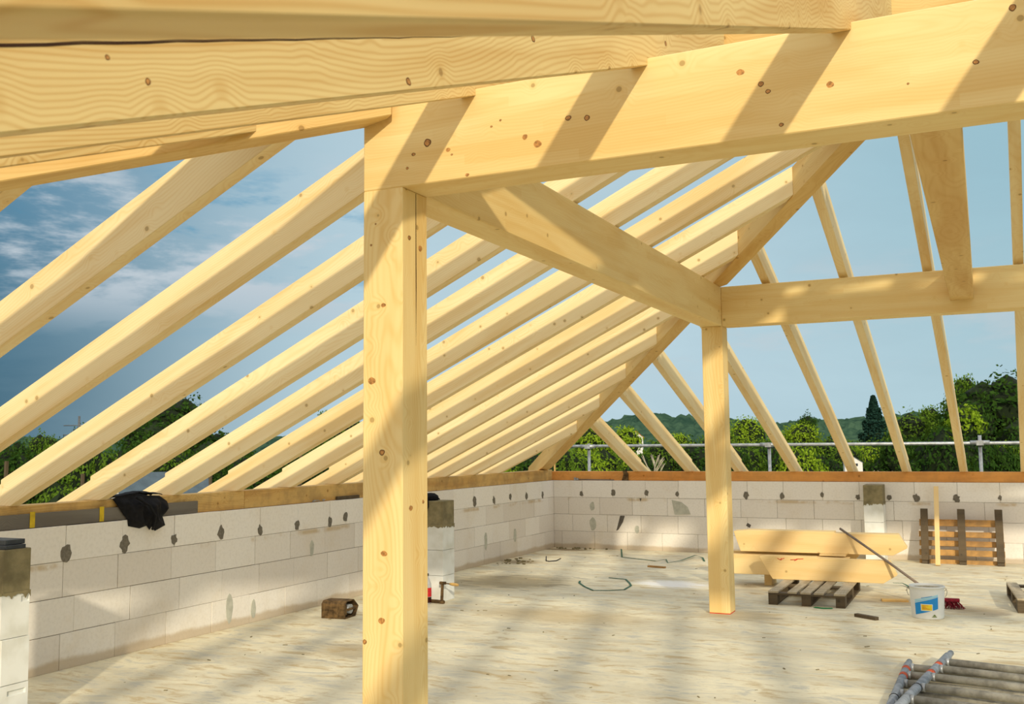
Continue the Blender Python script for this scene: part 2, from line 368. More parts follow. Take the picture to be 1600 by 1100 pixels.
def block_wall(name, axis, start, end, inner, outer, top_joints, seed, low_joints=None):
    """courses of aerated blocks; axis 0 = along X, 1 = along Y"""
    rr = random.Random(seed); bm = bmesh.new(); tone = bm.faces.layers.float.new('tone')
    for c in range(4):
        z0, z1 = c*.25, (c+1)*.25
        js = list(top_joints) if c == 3 else []
        if c < 3:
            step = .515; x = start + step*(.28+.37*((c*1.7) % 1.)) + rr.uniform(-.03, .03)
            while x < end-.12: js.append(x); x += step + rr.uniform(-.035, .035)
        js = [start]+sorted(js)+[end]
        for a, b in zip(js[:-1], js[1:]):
            g = .0017; dz = rr.uniform(-.0012, .0012); t = rr.uniform(.55, 1.) if c == 3 else rr.uniform(.0, .75)
            ins = rr.uniform(-.002, .002)
            lo = [a+g, outer, z0+g+dz]; hi = [b-g, inner+ins, z1-g+dz]
            if c == 0: lo[2] = z0
            if axis == 1: lo = [outer, a+g, lo[2]]; hi = [inner+ins, b-g, hi[2]]
            l2 = [min(p, q) for p, q in zip(lo, hi)]; h2 = [max(p, q) for p, q in zip(lo, hi)]
            for f in box(bm, l2, h2): f[tone] = t
    o = tag(bm_obj(name, bm, M_block, bevel=.0022), kind='structure')
    # mortar bed a few millimetres behind the faces
    bm = bmesh.new(); s = 1 if inner < outer else -1; d = .006*s
    lo = [start, min(inner+d, outer-d), .001]; hi = [end, max(inner+d, outer-d), .996]
    if axis == 1: lo = [lo[1], start, .001]; hi = [hi[1], end, .996]
    box(bm, lo, hi); bm_obj('mortar_bed', bm, M_joint, o)
    return o
bj = [.46, .94, 1.44, 1.93, 2.42, 2.91, 3.4, 3.92, 4.39, 5.07, 5.58, 6.07] + [6.57+.5*i for i in range(6)]
lj = [-.44, -.99, -1.54, -2.07, -2.62, -3.17, -3.71, -4.24, -4.74, -5.48, -5.75, -6.27, -6.82, -7.34, -7.88, -8.42, -8.94] + [-9.48-.54*i for i in range(11)]
wb = block_wall('wall_back', 0, 0., RX, 0., .25, bj, 3)
wl = block_wall('wall_left', 1, FY, .25, 0., -.25, lj, 5)
wf = block_wall('wall_front', 0, 0., RX, FY, FY-.25, [.5*i for i in range(1, 19)], 9)

def blob(bm, c, r, normal, rr, th=.004, sy=1.25, n=13):
    u = Vector((1, 0, 0)) if abs(normal[1]) > .5 else Vector((0, 1, 0)); v = Vector((0, 0, 1)); nn = Vector(normal)
    pts = []
    for k in range(n):
        a = 2*math.pi*k/n; q = r*rr.uniform(.72, 1.2)
        pts.append(Vector(c)+u*math.cos(a)*q+v*math.sin(a)*q*sy)
    prism(bm, [p - nn*.004 for p in pts], nn*(th+.004))
rr = random.Random(4)
bm = bmesh.new()
for x in bj[:8]+[4.39, 4.76, 5.07, 5.58, 6.07, 6.57]: blob(bm, (x+rr.uniform(-.02, .02), 0, .805+rr.uniform(-.01, .02)), rr.uniform(.024, .042), (0, -1, 0), rr)
bm_obj('mortar_daub', bm, M_mortar, wb)
bm = bmesh.new()
for y in lj[:5]+lj[9:20]: blob(bm, (0, y+rr.uniform(-.02, .02), .81+rr.uniform(-.015, .02)), rr.uniform(.03, .046), (1, 0, 0), rr, sy=1.4)
bm_obj('mortar_daub', bm, M_mortar, wl)
bm = bmesh.new()   # filled repair strips and chips
for (y, z, w_, h_) in [(-7.22, .17, .05, .13), (-6.05, .56, .035, .08), (-3.3, .62, .05, .1), (-2.3, .3, .05, .12), (-1.4, .3, .05, .1), (-6.9, .12, .035, .09)]:
    pts = [Vector((.0, y+math.cos(a)*w_*rr.uniform(.7, 1.1), z+math.sin(a)*h_*rr.uniform(.85, 1.05))) for a in [2*math.pi*k/12 for k in range(12)]]
    prism(bm, [p-Vector((.003, 0, 0)) for p in pts], (.006, 0, 0))
M_patch = plain('grey_filler', srgb(186, 186, 172), .95, var=.08)
bm_obj('filler_patch', bm, M_patch, wl)
bm = bmesh.new()
for (x, z, w_, h_) in [(.62, .36, .05, .1), (.62, .62, .04, .07), (1.3, .3, .04, .06), (2.55, .22, .07, .06)]:
    pts = [Vector((x+math.cos(a)*w_*rr.uniform(.7, 1.1), 0, z+math.sin(a)*h_*rr.uniform(.85, 1.05))) for a in [2*math.pi*k/12 for k in range(12)]]
    prism(bm, [p+Vector((0, .003, 0)) for p in pts], (0, -.006, 0))
prism(bm, [(1.83, .004, .73), (1.87, .004, .52), (2.1, .004, .53), (2.06, .004, .63), (1.97, .004, .70)], (0, -.009, 0))
bm_obj('filler_patch', bm, M_patch, wb)
bm = bmesh.new()
prism(bm, [(1.05, .004, .49), (1.12, .004, .49), (1.09, .004, .40), (1.02, .004, .29), (.985, .004, .27)], (0, -.007, 0))
prism(bm, [(1.35, .004, .745), (1.38, .004, .745), (1.365, .004, .70)], (0, -.007, 0))
prism(bm, [(2.9, .004, .43), (2.95, .004, .40), (2.93, .004, .36), (2.88, .004, .39)], (0, -.007, 0))
prism(bm, [(2.93, .004, .305), (3.05, .004, .295), (3.0, .004, .285)], (0, -.007, 0))
bm_obj('chipped_hole', bm, plain('dark_hole', srgb(96, 90, 82), .95), wb)

# ================================================================== piers
def pocket_box(bm, lo, hi, pk, tone, t):
    """block whose +X face has a hand-hold recess pk = (y0,y1,z0,z1,depth)"""
    fs = box(bm, lo, hi)
    for f in fs: f[tone] = t
    if not pk: return
    y0, y1, z0, z1, d = pk; X = hi[0]
    face = fs[1]; bmesh.ops.delete(bm, geom=[face], context='FACES_ONLY')
    Y = [lo[1], y0, y1, hi[1]]; Z = [lo[2], z0, z1, hi[2]]
    g = [[bm.verts.new((X, y, z)) for z in Z] for y in Y]
    def q(*v):
        f = bm.faces.new(v); f[tone] = t
    for i in range(3):
        for j in range(3):
            if i == 1 and j == 1: continue
            q(g[i][j], g[i+1][j], g[i+1][j+1], g[i][j+1])
    b = [bm.verts.new((X-d, y, z)) for y, z in ((y0, z0), (y1, z0), (y1, z1), (y0, z1))]
    o = [g[1][1], g[2][1], g[2][2], g[1][2]]
    for i in range(4): q(o[i], o[(i+1) % 4], b[(i+1) % 4], b[i])
    q(*b)
def pier(lo, hi, label, pockets=(), cap_z=.74, seed=1, capcol=M_conc):
    rr = random.Random(seed)
    e = empty('masonry_pier', ((lo[0]+hi[0])/2, (lo[1]+hi[1])/2, 0), label, 'pier')
    inv = Matrix.Translation(-e.location)
    bm = bmesh.new(); tone = bm.faces.layers.float.new('tone')
    for c, (z0, z1) in enumerate(((0, .25), (.25, .5), (.5, cap_z))):
        pk = [p for p in pockets if z0 < p[2] < z1]
        j = rr.uniform(-.003, .003)
        pocket_box(bm, (lo[0]+.001, lo[1]+j, z0+(.0015 if c else 0)), (hi[0]+j, hi[1]+j, z1-.0015), pk[0] if pk else None, tone, .9)
    bm.transform(inv); bm_obj('block_course', bm, M_pierw, e, bevel=.0025)
    # concrete head with ragged lower rim
    bm = bmesh.new(); box(bm, (lo[0]+.002, lo[1]+.002, cap_z), (hi[0]-.001, hi[1]-.001, hi[2]))
    bm.transform(inv); bm_obj('concrete_head', bm, capcol, e, bevel=.004)
    bm = bmesh.new()
    for side in (0, 1):
        a, b_ = ((lo[0], lo[1]-.0035), (hi[0], lo[1]-.0035)) if side == 0 else ((hi[0]+.0035, lo[1]), (hi[0]+.0035, hi[1]))
        n = 16; top = []; bot = []
        for k in range(n+1):
            s = k/n; x = a[0]+(b_[0]-a[0])*s; y = a[1]+(b_[1]-a[1])*s
            top.append((x, y, cap_z+.012)); bot.append((x, y, cap_z-.002-rr.random()**2*.03))
        prism(bm, top+bot[::-1], (0, .003, 0) if side == 0 else (-.003, 0, 0))
    bm.transform(inv); bm_obj('mortar_smear', bm, capcol, e)
    return e
def pierw():
    m, t, b = newmat('white_pier_block', .9, .1); c = N(t, 'ShaderNodeTexCoord')
    n = N(t, 'ShaderNodeTexNoise', i_Scale=5., i_Detail=6.); L(t, c.outputs['Object'], n.inputs['Vector'])
    L(t, mixc(t, sstep(t, n.outputs[0], .4, .75), srgb(228, 230, 226), srgb(206, 206, 196)), b.inputs['Base Color']); return m
M_pierw = pierw()
p3 = pier((.61, -10.24, 0), (1.01, -10.06, .985), 'white block pier with dark grey concrete head at the left edge, nearest the camera',
     [(-10.19, -10.075, .19, .216, .012), (-10.115, -10.065, .69, .722, .01)], seed=2)
bm = bmesh.new()
for yy in (-10.155, -10.125):
    prism(bm, [(1.0115, yy+math.cos(a)*.009, .10+math.sin(a)*.02) for a in [2*math.pi*k/12 for k in range(12)]], (.001, 0, 0))
bm.transform(Matrix.Translation(-p3.location)); bm_obj('pencil_mark', bm, M_blackp, p3)
p2 = pier((.61, -5.27, 0), (1.01, -5.03, .985), 'white block pier with grey concrete head behind the front timber post', seed=3)
pb = pier((4.475, -.37, 0), (4.712, -.004, .972), 'short white pier with streaked mortar head built against the back wall', seed=5)

# ================================================================== plates on the walls
def plate(name, lo, hi, mat, xdir, label):
    o = timber(name, lo, hi, mat, xdir, bevel=.004); return tag(o, label, 'beam')
plate('wall_plate', (-.14, .03, 1.0), (RX, .17, 1.133), W_platef, (1, 0, 0), 'orange timber wall plate lying along the top of the back wall')
plate('wall_plate', (-.17, -7.0, 1.0), (-.03, .028, 1.158), W_platel, (0, 1, 0), 'cracked pale timber wall plate on the left wall, running into the far corner')
plate('wall_plate', (-.17, FY, 1.0), (-.03, -7.003, 1.158), W_platel, (0, 1, 0), 'yellow timber wall plate on the left wall behind the grey board')
plate('wall_plate', (0, FY-.17, 1.0), (RX, FY-.03, 1.15), W_platel, (1, 0, 0), 'timber wall plate on the front wall behind the camera')
tag(timber('formwork_board', (-.029, -13.2, 1.003), (-.008, -7.61, 1.10), W_grey, (0, 1, 0), bevel=.001),
    'weathered grey board fixed to the face of the left wall plate', 'board')
for y in (-9.24, -8.64):
    bm = bmesh.new(); box(bm, (-.0075, y, 1.004), (-.004, y+.04, 1.112))
    tag(bm_obj('yellow_strap', bm, M_yel), 'yellow strap across the grey board, %s' % ('left of the two' if y < -9 else 'right of the two, nearer the black jacket'), 'strap')

# ================================================================== posts and purlins
XP0, XP1 = 3.595, 3.786
Y1a, Y1b = -10.616, -10.411
Y2a, Y2b = -4.979, -4.774
ZB, ZT = 2.605, 2.968
def post(y0, y1, label):
    e = empty('timber_post', ((XP0+XP1)/2, (y0+y1)/2, 0), label, 'post')
    bm = bmesh.new(); box(bm, (XP0, y0, .006), (XP1, y1, ZB))
    bm.transform(Matrix.Translation(-e.location))
    bm_obj('shaft', bm, W_post, e, frame((0, 0, 1.3), (0, 0, 1), (1, 0, 0)), bevel=.004)
    bm = bmesh.new(); box(bm, (XP0+.002, y0+.002, 0), (XP1-.002, y1-.002, .006)); bm.transform(Matrix.Translation(-e.location))
    o = bm_obj('red_foot_edge', bm, M_red, e); o['label'] = 'red painted foot edge'
    return e
e1 = post(Y1a, Y1b, 'large square timber post nearest the camera, carrying the left end of the big beam')
e2 = post(Y2a, Y2b, 'slimmer looking timber post further back, standing left of the pallet')
bm = bmesh.new(); ys = -10.508
prism(bm, [(XP1+.0004, ys, 2.60), (XP1+.0004, ys+.004, 2.60), (XP1+.0004, ys+.006, 2.2), (XP1+.0004, ys+.001, 1.95), (XP1+.0004, ys-.001, 2.3)], (-.002, 0, 0))
bm.transform(Matrix.Translation(-e1.location)); bm_obj('drying_crack', bm, M_crack, e1)
b1 = tag(timber('purlin_beam', (XP0, Y1a, ZB), (RX, Y1b, ZT), W_beam, (1, 0, 0), bevel=.004), 'big glued laminated beam across the top, resting on the nearest post', 'beam')
b2 = tag(timber('purlin_beam', (XP0, Y1b+.001, ZB), (XP1, Y2b, ZT), W_beam, (0, 1, 0), bevel=.004), 'purlin beam running back from the near post to the far post', 'beam')
b3 = tag(timber('purlin_beam', (XP1+.001, Y2a, ZB), (RX, Y2b, ZT), W_beam, (1, 0, 0), bevel=.004), 'far purlin beam running right from the top of the far post', 'beam')
tag(timber('tie_beam', (5.72, Y1b+.001, 2.705), (5.903, Y2a-.001, ZT), W_hip, (0, 1, 0), bevel=.004), 'tie beam seen from below, hanging between the big beam and the far purlin', 'beam')

M_knot = plain('knot_wood', srgb(188, 134, 72), .6, var=.25, scale=90)
M_knotd = plain('knot_bark_ring', srgb(112, 76, 40), .7)
def knots(parent, pts, normal, up_=(0, 0, 1), seed=1):
    '''pts: (point on the face, radius, dark ring?)'''
    rr = random.Random(seed); nn = Vector(normal); u = Vector(up_).cross(nn).normalized(); v = nn.cross(u)
    for p, r, dk in pts:
        bm = bmesh.new()
        e = rr.uniform(.75, 1.1); ph = rr.random()*3
        for q, mi, lift in ((1., 1 if dk else 0, .0004), (.72, 0, .0007)):
            if not dk and q < 1: continue
            prism(bm, [Vector(p)+u*math.cos(a)*r*q*(1+.1*math.sin(2*a+ph))+v*math.sin(a)*r*q*e*(1+.1*math.sin(3*a+ph))-nn*.002 for a in [2*math.pi*k/14 for k in range(14)]], nn*(.002+lift), mi)
        bm.transform(parent.matrix_basis.inverted()); bm_obj('knot', bm, [M_knot, M_knotd], parent)
knots(b1, [((5.195, Y1a, 2.854), .014, 0), ((5.266, Y1a, 2.799), .010, 1), ((5.29, Y1a, 2.768), .009, 1), ((5.501, Y1a, 2.758), .012, 0), ((4.53, Y1a, 2.786), .013, 1), ((4.607, Y1a, 2.775), .011, 1),
           ((4.346, Y1a, 2.737), .011, 0), ((4.40, Y1a, 2.701), .016, 0), ((5.958, Y1a, 2.758), .010, 1), ((6.073, Y1a, 2.919), .011, 1), ((3.84, Y1a, 2.735), .009, 1), ((3.907, Y1a, 2.775), .016, 1),
           ((4.003, Y1a, 2.732), .010, 0), ((4.09, Y1a, 2.617), .009, 0), ((5.332, Y1a, 2.641), .008, 1), ((4.02, Y1a, 2.71), .005, 1), ((4.2, Y1a, 2.80), .005, 1), ((4.24, Y1a, 2.82), .005, 1), ((3.81, Y1a, 2.68), .006, 1), ((5.75, Y1a, 2.72), .004, 1)], (0, -1, 0))
knots(e1, [((3.695, Y1a, 2.115), .011, 0), ((3.639, Y1a, 1.803), .017, 0), ((3.689, Y1a, 1.508), .013, 1), ((3.699, Y1a, 1.10), .015, 0), ((3.688, Y1a, .833), .015, 0), ((3.608, Y1a, .744), .009, 1), ((3.656, Y1a, 2.461), .004, 1), ((3.634, Y1a, 2.373), .005, 1), ((3.7, Y1a, .40), .014, 0)], (0, -1, 0), seed=3)
knots(e1, [((XP1, -10.56, 2.40), .012, 1), ((XP1, -10.47, 2.37), .015, 0), ((XP1, -10.55, 1.28), .014, 0), ((XP1, -10.45, 1.30), .008, 0)], (1, 0, 0), seed=4)
# ================================================================== roof timbers
SL, SB = .48, .379
ZL0 = 1.17            # left slope underside at x = 0:  z = ZL0 + SL*x
BK = 1.135            # back slope underside:          z = BK - SB*y
FR0 = 2.939 + SB*10.616    # front slope underside:    z = FR0 + SB*y
VL, VB = .222, .214   # vertical depth
RW = .078
AX = 5.957; AY = -7.745
HW = .15
def hipline(front):
    """plan line of a hip: point and unit direction (uphill), left-hand side normal pointing to the left slope"""
    k, y0 = (1.223, -15.13) if front else (1.267, -.30)
    d = Vector((1, k if front else -k, 0)).normalized()
    n = Vector((-d.y, d.x, 0)) if front else Vector((d.y, -d.x, 0))   # towards -x side
    return Vector((0, y0, 0)), d, n
HB = hipline(False); HF = hipline(True)

def profile(fz, a_tail, seat_out, seat_in, zplate, a_top, purl_out, vdep, slope, end=None, notch_end=True):
    """polygon in (a, z): a = distance inward from the eaves line, underside fz(a)"""
    P = [(a_tail, fz(a_tail)), (seat_out, fz(seat_out)), (seat_out, zplate), (seat_in, zplate)]
    if fz(seat_in) > zplate: P.append((seat_in, fz(seat_in)))
    else: P[-1] = (seat_in+(zplate-fz(seat_in))/slope, zplate)
    if a_top > purl_out+.3:
        P += [(purl_out, fz(purl_out)), (purl_out, ZT+.0005), (purl_out+(ZT-fz(purl_out))/slope+.001, ZT+.0005)]
    P += [(a_top, fz(a_top)), (a_top, fz(a_top)+vdep), (-.12, fz(-.12)+vdep), (-.12, fz(-.12)+vdep-.028), (a_tail, fz(a_tail)+vdep-.028)]
    Q = []
    for q in P:
        if not Q or (abs(q[0]-Q[-1][0]) > 1e-4 or abs(q[1]-Q[-1][1]) > 1e-4): Q.append(q)
    return Q

ORD = ['first', 'second', 'third', 'fourth', 'fifth', 'sixth', 'seventh', 'eighth', 'ninth', 'tenth', 'eleventh', 'twelfth', 'thirteenth', 'fourteenth', 'fifteenth', 'sixteenth', 'seventeenth', 'eighteenth']
def cut_hip(bm, H):
    p, d, n = H
    bisect(bm, p + n*(HW/2+.0005), -n)
# left slope rafters
fl = lambda a: ZL0+SL*a
for k in range(17):
    yf = -1.75-.756*k; yn = yf-RW
    front = (yf < AY)
    pr = profile(fl, -.62, -.17, -.0305, 1.1585, 6.0, XP0, VL, SL) if abs(yf-AY) < 4.3 else profile(fl, -.62, -.17, -.0305, 1.1585, 3.55, 99, VL, SL)
    bm = bmesh.new(); prism(bm, [(a, yn, z) for a, z in pr], (0, RW, 0))
    if not (abs(yf-AY) < .3 and False): cut_hip(bm, HF if front else HB)
    lab = 'pale rafter of the left roof slope, %s counted from the far corner' % ORD[k]
    o = bm_obj('rafter', bm, W_raft, None, frame((1.8, yn+RW/2, fl(1.8)+VL/2), (1, 0, SL)), bevel=.003)
    tag(o, lab, 'rafter', 'rafters of the left roof slope')
# back slope rafters
fb_ = lambda a: BK+SB*a
bx = [1.27, 2.03, 2.74, 3.50, 4.25, 4.93, 5.62, 6.32, 7.04, 7.76, 8.48]
for i, x in enumerate(bx):
    atop = 7.66 if x > 5.9 else 7.0
    long_ = (x+.5)*SL/SB > 5.3
    pr = profile(fb_, -.62, -.17, -.0305, 1.1335, min(atop, 7.6) if long_ else 4.7, -Y2b if long_ else 99, VB, SB)
    bm = bmesh.new(); prism(bm, [(x, -a, z) for a, z in pr], (RW, 0, 0))
    g = .022 if x > 3.8 else .032
    for v in bm.verts: v.co.x += g*v.co.y
    if x < 5.9: bisect(bm, HB[0] - HB[2]*(HW/2+.0005), HB[2])
    o = bm_obj('rafter', bm, W_raft, None, frame((x+RW/2-2*g, -2, fb_(2)+VB/2), (-g, -1, SB)), bevel=.003)
    tag(o, 'rafter standing on the orange back plate, %s counted from the corner' % ORD[i], 'rafter', 'rafters of the back roof slope')
# front slope rafters
ff = lambda a: FR0+SB*(FY+a)
fx = [1.17, 1.89, 2.614, 3.339, 4.063, 4.784, 5.51, 6.235, 6.96, 7.68, 8.40]
fl_lab = {3.339: 'short jack rafter under the roof at the left, seen as a thin pale strip',
          4.063: 'overhead rafter crossing the big beam just right of the near post',
          4.784: 'wide overhead rafter with a long dark crack, crossing the left half of the big beam',
          5.51: 'nearest overhead rafter along the top edge of the view, its left end blurred'}
for i, x in enumerate(fx):
    long_ = x > 3.6
    pr = profile(ff, -.62, -.17, -.0305, 1.1505, (7.73 if x > 5.9 else 7.4) if long_ else 4.6, Y1a-FY if long_ else 99, VB+.012, SB)
    bm = bmesh.new(); prism(bm, [(x, FY+a, z) for a, z in pr], (.068, 0, 0))
    if x < 5.9: bisect(bm, HF[0] - HF[2]*(HW/2+.0005), HF[2])
    fr = frame((x+.034, -13, ff(-13-FY)+VB/2), (0, 1, SB))
    o = bm_obj('rafter', bm, W_near, None, fr, bevel=.003)
    tag(o, fl_lab.get(x, 'rafter of the front roof slope outside the view, %s from the front left corner' % ORD[i]), 'rafter', 'rafters of the front roof slope')
    if abs(x-4.784) < .01:   # long drying crack on the face that looks right
        bm = bmesh.new(); X = x+.068+.0006
        zc = lambda y: ff(y-FY)+.112
        top = []; bot = []; rc = random.Random(3)
        n = 26
        for q in range(n+1):
            y = -13.6+q*(1.5/n); wd = .0022*(1-(q/n)**1.5)+.0004; zz = zc(y)+.006*(q/n)+rc.uniform(-.0012, .0012)
            top.append((X, y, zz+wd)); bot.append((X, y, zz-wd))
        prism(bm, top+bot[::-1], (-.002, 0, 0)); bm.transform(fr.inverted()); bm_obj('drying_crack', bm, M_crack, o)
        knots(o, [((x+.068, y, ff(y-FY)+h), r, 1) for y, h, r in ((-12.349, .020, .010), (-11.684, .11, .012), (-10.367, .082, .013), (-13.079, .055, .005), (-13.154, .093, .004))], (1, 0, 0), seed=8)
# hip rafters
def hip(H, label, purl, z0, sl, dep):
    p, d, n = H; fz = lambda s: z0+sl*s*d.x
    send = AX/d.x-.03; a = purl/d.x
    P = [(-.75, fz(-.75)), (-.10, fz(-.10)), (-.10, 1.159), (.06, 1.159)]
    P[1] = (-.12, fz(-.12)); P[2] = (-.12, max(1.159, fz(-.12)+.001)); P[3] = (.08, max(1.159, fz(.08)))
    P += [(a, fz(a)), (a, ZT+.0005), (a+(ZT-fz(a))/(sl*d.x)+.002, ZT+.0005), (send, fz(send)), (send, fz(send)+dep), (-.75, fz(-.75)+dep)]
    bm = bmesh.new(); prism(bm, [p+d*s+Vector((0, 0, z))-n*HW/2 for s, z in P], n*HW)
    o = bm_obj('hip_rafter', bm, W_hip, None, frame(p+d*3+Vector((0, 0, fz(3)+VL/2)), (d.x, d.y, SL*d.x)), bevel=.004)
    return tag(o, label, 'hip rafter')
hip(HB, 'hip rafter rising from the far left corner over the far post', 3.62, 1.171, .471, .235)
hip(HF, 'hip rafter passing over the near post at the upper left, its yellow side in sun', 3.70, 1.117, .483, .27)
tag(timber('ridge_beam', (AX+.02, AY-.06, 3.80), (RX, AY+.06, 4.05), W_hip, (1, 0, 0)), 'ridge beam hidden above the view where the hips meet', 'beam')

# ================================================================== scaffold outside the back wall
def cyl(bm, a, b, r, seg=12, mi=0): tube(bm, [a, b], r, seg, mi)
sc = empty('scaffold_guard_rail', (3, .9, -9), 'galvanised scaffold guard rail standing outside the back wall', 'scaffold')
def scp(name, bm, m): bm.transform(Matrix.Translation(-sc.location)); return bm_obj(name, bm, m, sc)
bm = bmesh.new(); tube(bm, [(-3.2, .9, 1.512), (2.9, .9, 1.50), (9.8, .9, 1.488)], .024, 12); scp('top_rail', bm, M_galv)
for x, top in ((-2.6, 1.56), (.22, 1.545), (3.05, 1.53), (5.87, 1.60), (8.7, 1.53)):
    bm = bmesh.new(); cyl(bm, (x, .955, -9), (x, .955, top), .0242); scp('standard', bm, M_galv)
    bm = bmesh.new(); box(bm, (x-.045, .87, 1.465), (x+.045, .985, 1.53)); cyl(bm, (x-.12, .9, 1.502), (x+.12, .9, 1.501), .031); scp('coupler', bm, M_galv)
for i, (x, y, t) in enumerate(((-1.0, -8.65, 1.45), (-1.0, -7.91, 1.33), (-1.0, -6.35, 1.55), (-1.0, -4.9, 1.5), (-.35, .9, 1.46))):
    bm = bmesh.new(); box(bm, (x-.011, y-.011, -9), (x+.011, y+.011, t))
    o = bm_obj('wooden_pole', bm, W_dark if i < 4 else W_platel, None, frame((x, y, 0), (0, 0, 1), (1, 0, 0)))
    tag(o, ['thin pole beyond the left wall at the very left edge', 'thin pole beyond the left wall, behind the third rafter from the left edge', 'thin pole beyond the left wall, above the black jacket',
            'thin pole beyond the left wall, right of the jacket', 'thin pale pole just outside the far corner beside the hip foot'][i], 'pole')

# ================================================================== things on the slab
def obj_local(name, e, build, mat, bevel=0., smooth=False):
    bm = bmesh.new(); build(bm); return bm_obj(name, bm, mat, e, bevel=bevel, smooth=smooth)
def wboard(e, name, lo, hi, mat, xdir=(1, 0, 0), bevel=.002):
    bm = bmesh.new(); box(bm, lo, hi); c = [(a+b)/2 for a, b in zip(lo, hi)]
    return bm_obj(name, bm, mat, e, frame(c, xdir), bevel=bevel)

# pallet flat on the floor (origin = its near left bottom corner, slats run along Y)
def pallet_parts(e, Wd, Ln, H, ms, mb, dark=None):
    tb = .018; bh = H-3*tb-.0
    bw = .085
    xs = [0, Wd/2-bw/2, Wd-bw]; ysb = [0, Ln/2-.06, Ln-.12]
    for i, x in enumerate(xs): wboard(e, 'bottom_board', (x, 0, 0), (x+bw, Ln, tb), mb, (0, 1, 0))
    for x in xs:
        for y in ysb: wboard(e, 'block', (x, y, tb), (x+bw, y+.12, tb+bh), mb)
    for y in ysb: wboard(e, 'cross_board', (0, y, tb+bh), (Wd, y+.12, 2*tb+bh), mb, (1, 0, 0))
    for k, wdt in enumerate((.095, .085, .095, .09, .10)):
        x = [0, .18, .298, .42, .60][k]
        wboard(e, 'top_slat', (x, 0, 2*tb+bh), (x+wdt, Ln, 3*tb+bh), ms, (0, 1, 0))
pa = empty('wooden_pallet', (3.99, -4.28, 0), 'weathered grey pallet lying flat under the short beams', 'pallet', 'wooden pallets', rz=.0)
pallet_parts(pa, .70, 1.25, .128, W_pal, W_dark)
pc = empty('wooden_pallet', (6.12, -3.98, 0), 'corner of a pallet at the right edge, right of the bucket', 'pallet', 'wooden pallets', rz=.06)
pallet_parts(pc, .70, 1.12, .128, W_pal, W_dark)
# pallet leaning on the back wall, underside towards the camera
pl = empty('wooden_pallet', (5.11, -.36, .0), 'pallet leaning upright against the back wall with three dark runners', 'pallet', 'wooden pallets')
pl.rotation_euler = (math.radians(-17), 0, 0)
for k, x in enumerate((.03, .46, .885)):
    wboard(pl, 'runner', (x, -.018, .045), (x+.088, 0, .70), W_dark, (0, 0, 1) if False else (1, 0, 0))
    for z in (.005, .30, .60): wboard(pl, 'block', (x+.004, 0.0005, z), (x+.084, .07, z+.085), W_dark)
for z0, z1, x0, x1 in ((.0, .075, 0, .975), (.125, .20, 0, .98), (.245, .315, .005, .98), (.36, .43, 0, .975), (.50, .585, .01, .965)):
    wboard(pl, 'top_slat', (x0, .071, z0), (x1, .088, z1), W_pal2)
# stick leaning in front of it
bm = bmesh.new(); box(bm, (-.028, -.012, 0), (.028, .012, 1.06))
st = bm_obj('wooden_batten', bm, W_stack, None, None, bevel=.002)
st.location = (5.335, -.56, .0); st.rotation_euler = (math.radians(-27.5), 0, 0)
# bring the grain along the batten
st.data.transform(Matrix.Rotation(math.radians(90), 4, 'Y')); st.rotation_euler = (0, 0, 0)
st.matrix_world = Matrix.Translation((5.335, -.56, .008)) @ Matrix.Rotation(math.radians(-27.5), 4, 'X') @ Matrix.Rotation(math.radians(-90), 4, 'Y')
tag(st, 'yellow batten leaning in front of the upright pallet', 'batten')

# short shaped beams piled on the pallet
def stackbeam(poly, y, th, rz, mat, label, extra=None, org=None):
    """poly in (x,z) on the front face, extruded to +y"""
    ox = sum(p[0] for p in poly)/len(poly); oz = sum(p[1] for p in poly)/len(poly)
    bm = bmesh.new(); prism(bm, [(x-ox, 0, z-oz) for x, z in poly], (0, th, 0))
    o = bm_obj('short_beam', bm, mat, None, None, bevel=.003); o.location = (ox, y, oz); o.rotation_euler = (0, 0, rz)
    return tag(o, label, 'beam')
PZ = .1285
fbm = stackbeam([(3.745, .352), (3.875, PZ), (4.95, PZ), (5.085, .215), (5.02, .352), (4.32, .352), (4.32, .366), (3.80, .366)], -3.42, .10, .03, W_stack,
          'front short beam with slanted ends and red marks on the flat pallet')
mbm = stackbeam([(3.15, .335), (3.2, PZ), (4.55, PZ), (4.6, .335)], -3.12, .11, .02, W_stack, 'short beam behind the front one, its left end hidden by the far post')
rbm = stackbeam([(3.35, .345), (3.4, .13), (4.5, .13), (4.68, .345)], -2.86, .10, .04, W_stack, 'rearmost lower short beam in the pile')
ubm = stackbeam([(3.40, .575), (3.47, .363), (5.02, .363), (5.16, .44), (5.08, .575), (4.45, .575), (4.45, .59), (3.56, .59)], -3.02, .20, .05, W_stack,
          'upper short beam with a pointed right end, topmost in the pile')
bm = bmesh.new(); box(bm, (4.30, -3.10, .346), (4.56, -2.72, .3625)); tag(bm_obj('spacer_board', bm, W_stack, bevel=.002), 'thin spacer board between the beams of the pile', 'board')
bm = bmesh.new(); box(bm, (3.70, -2.98, 0), (3.78, -2.72, .129)); tag(bm_obj('support_block', bm, W_stack, bevel=.002), 'orange wooden block under the left end of the piled beams', 'block')
bm = bmesh.new(); box(bm, (4.60, -2.90, 0), (4.66, -2.72, .001)); bm.free()
bm = bmesh.new(); box(bm, (4.36, -2.96, 0), (4.44, -2.70, .129)); 
bm.free()
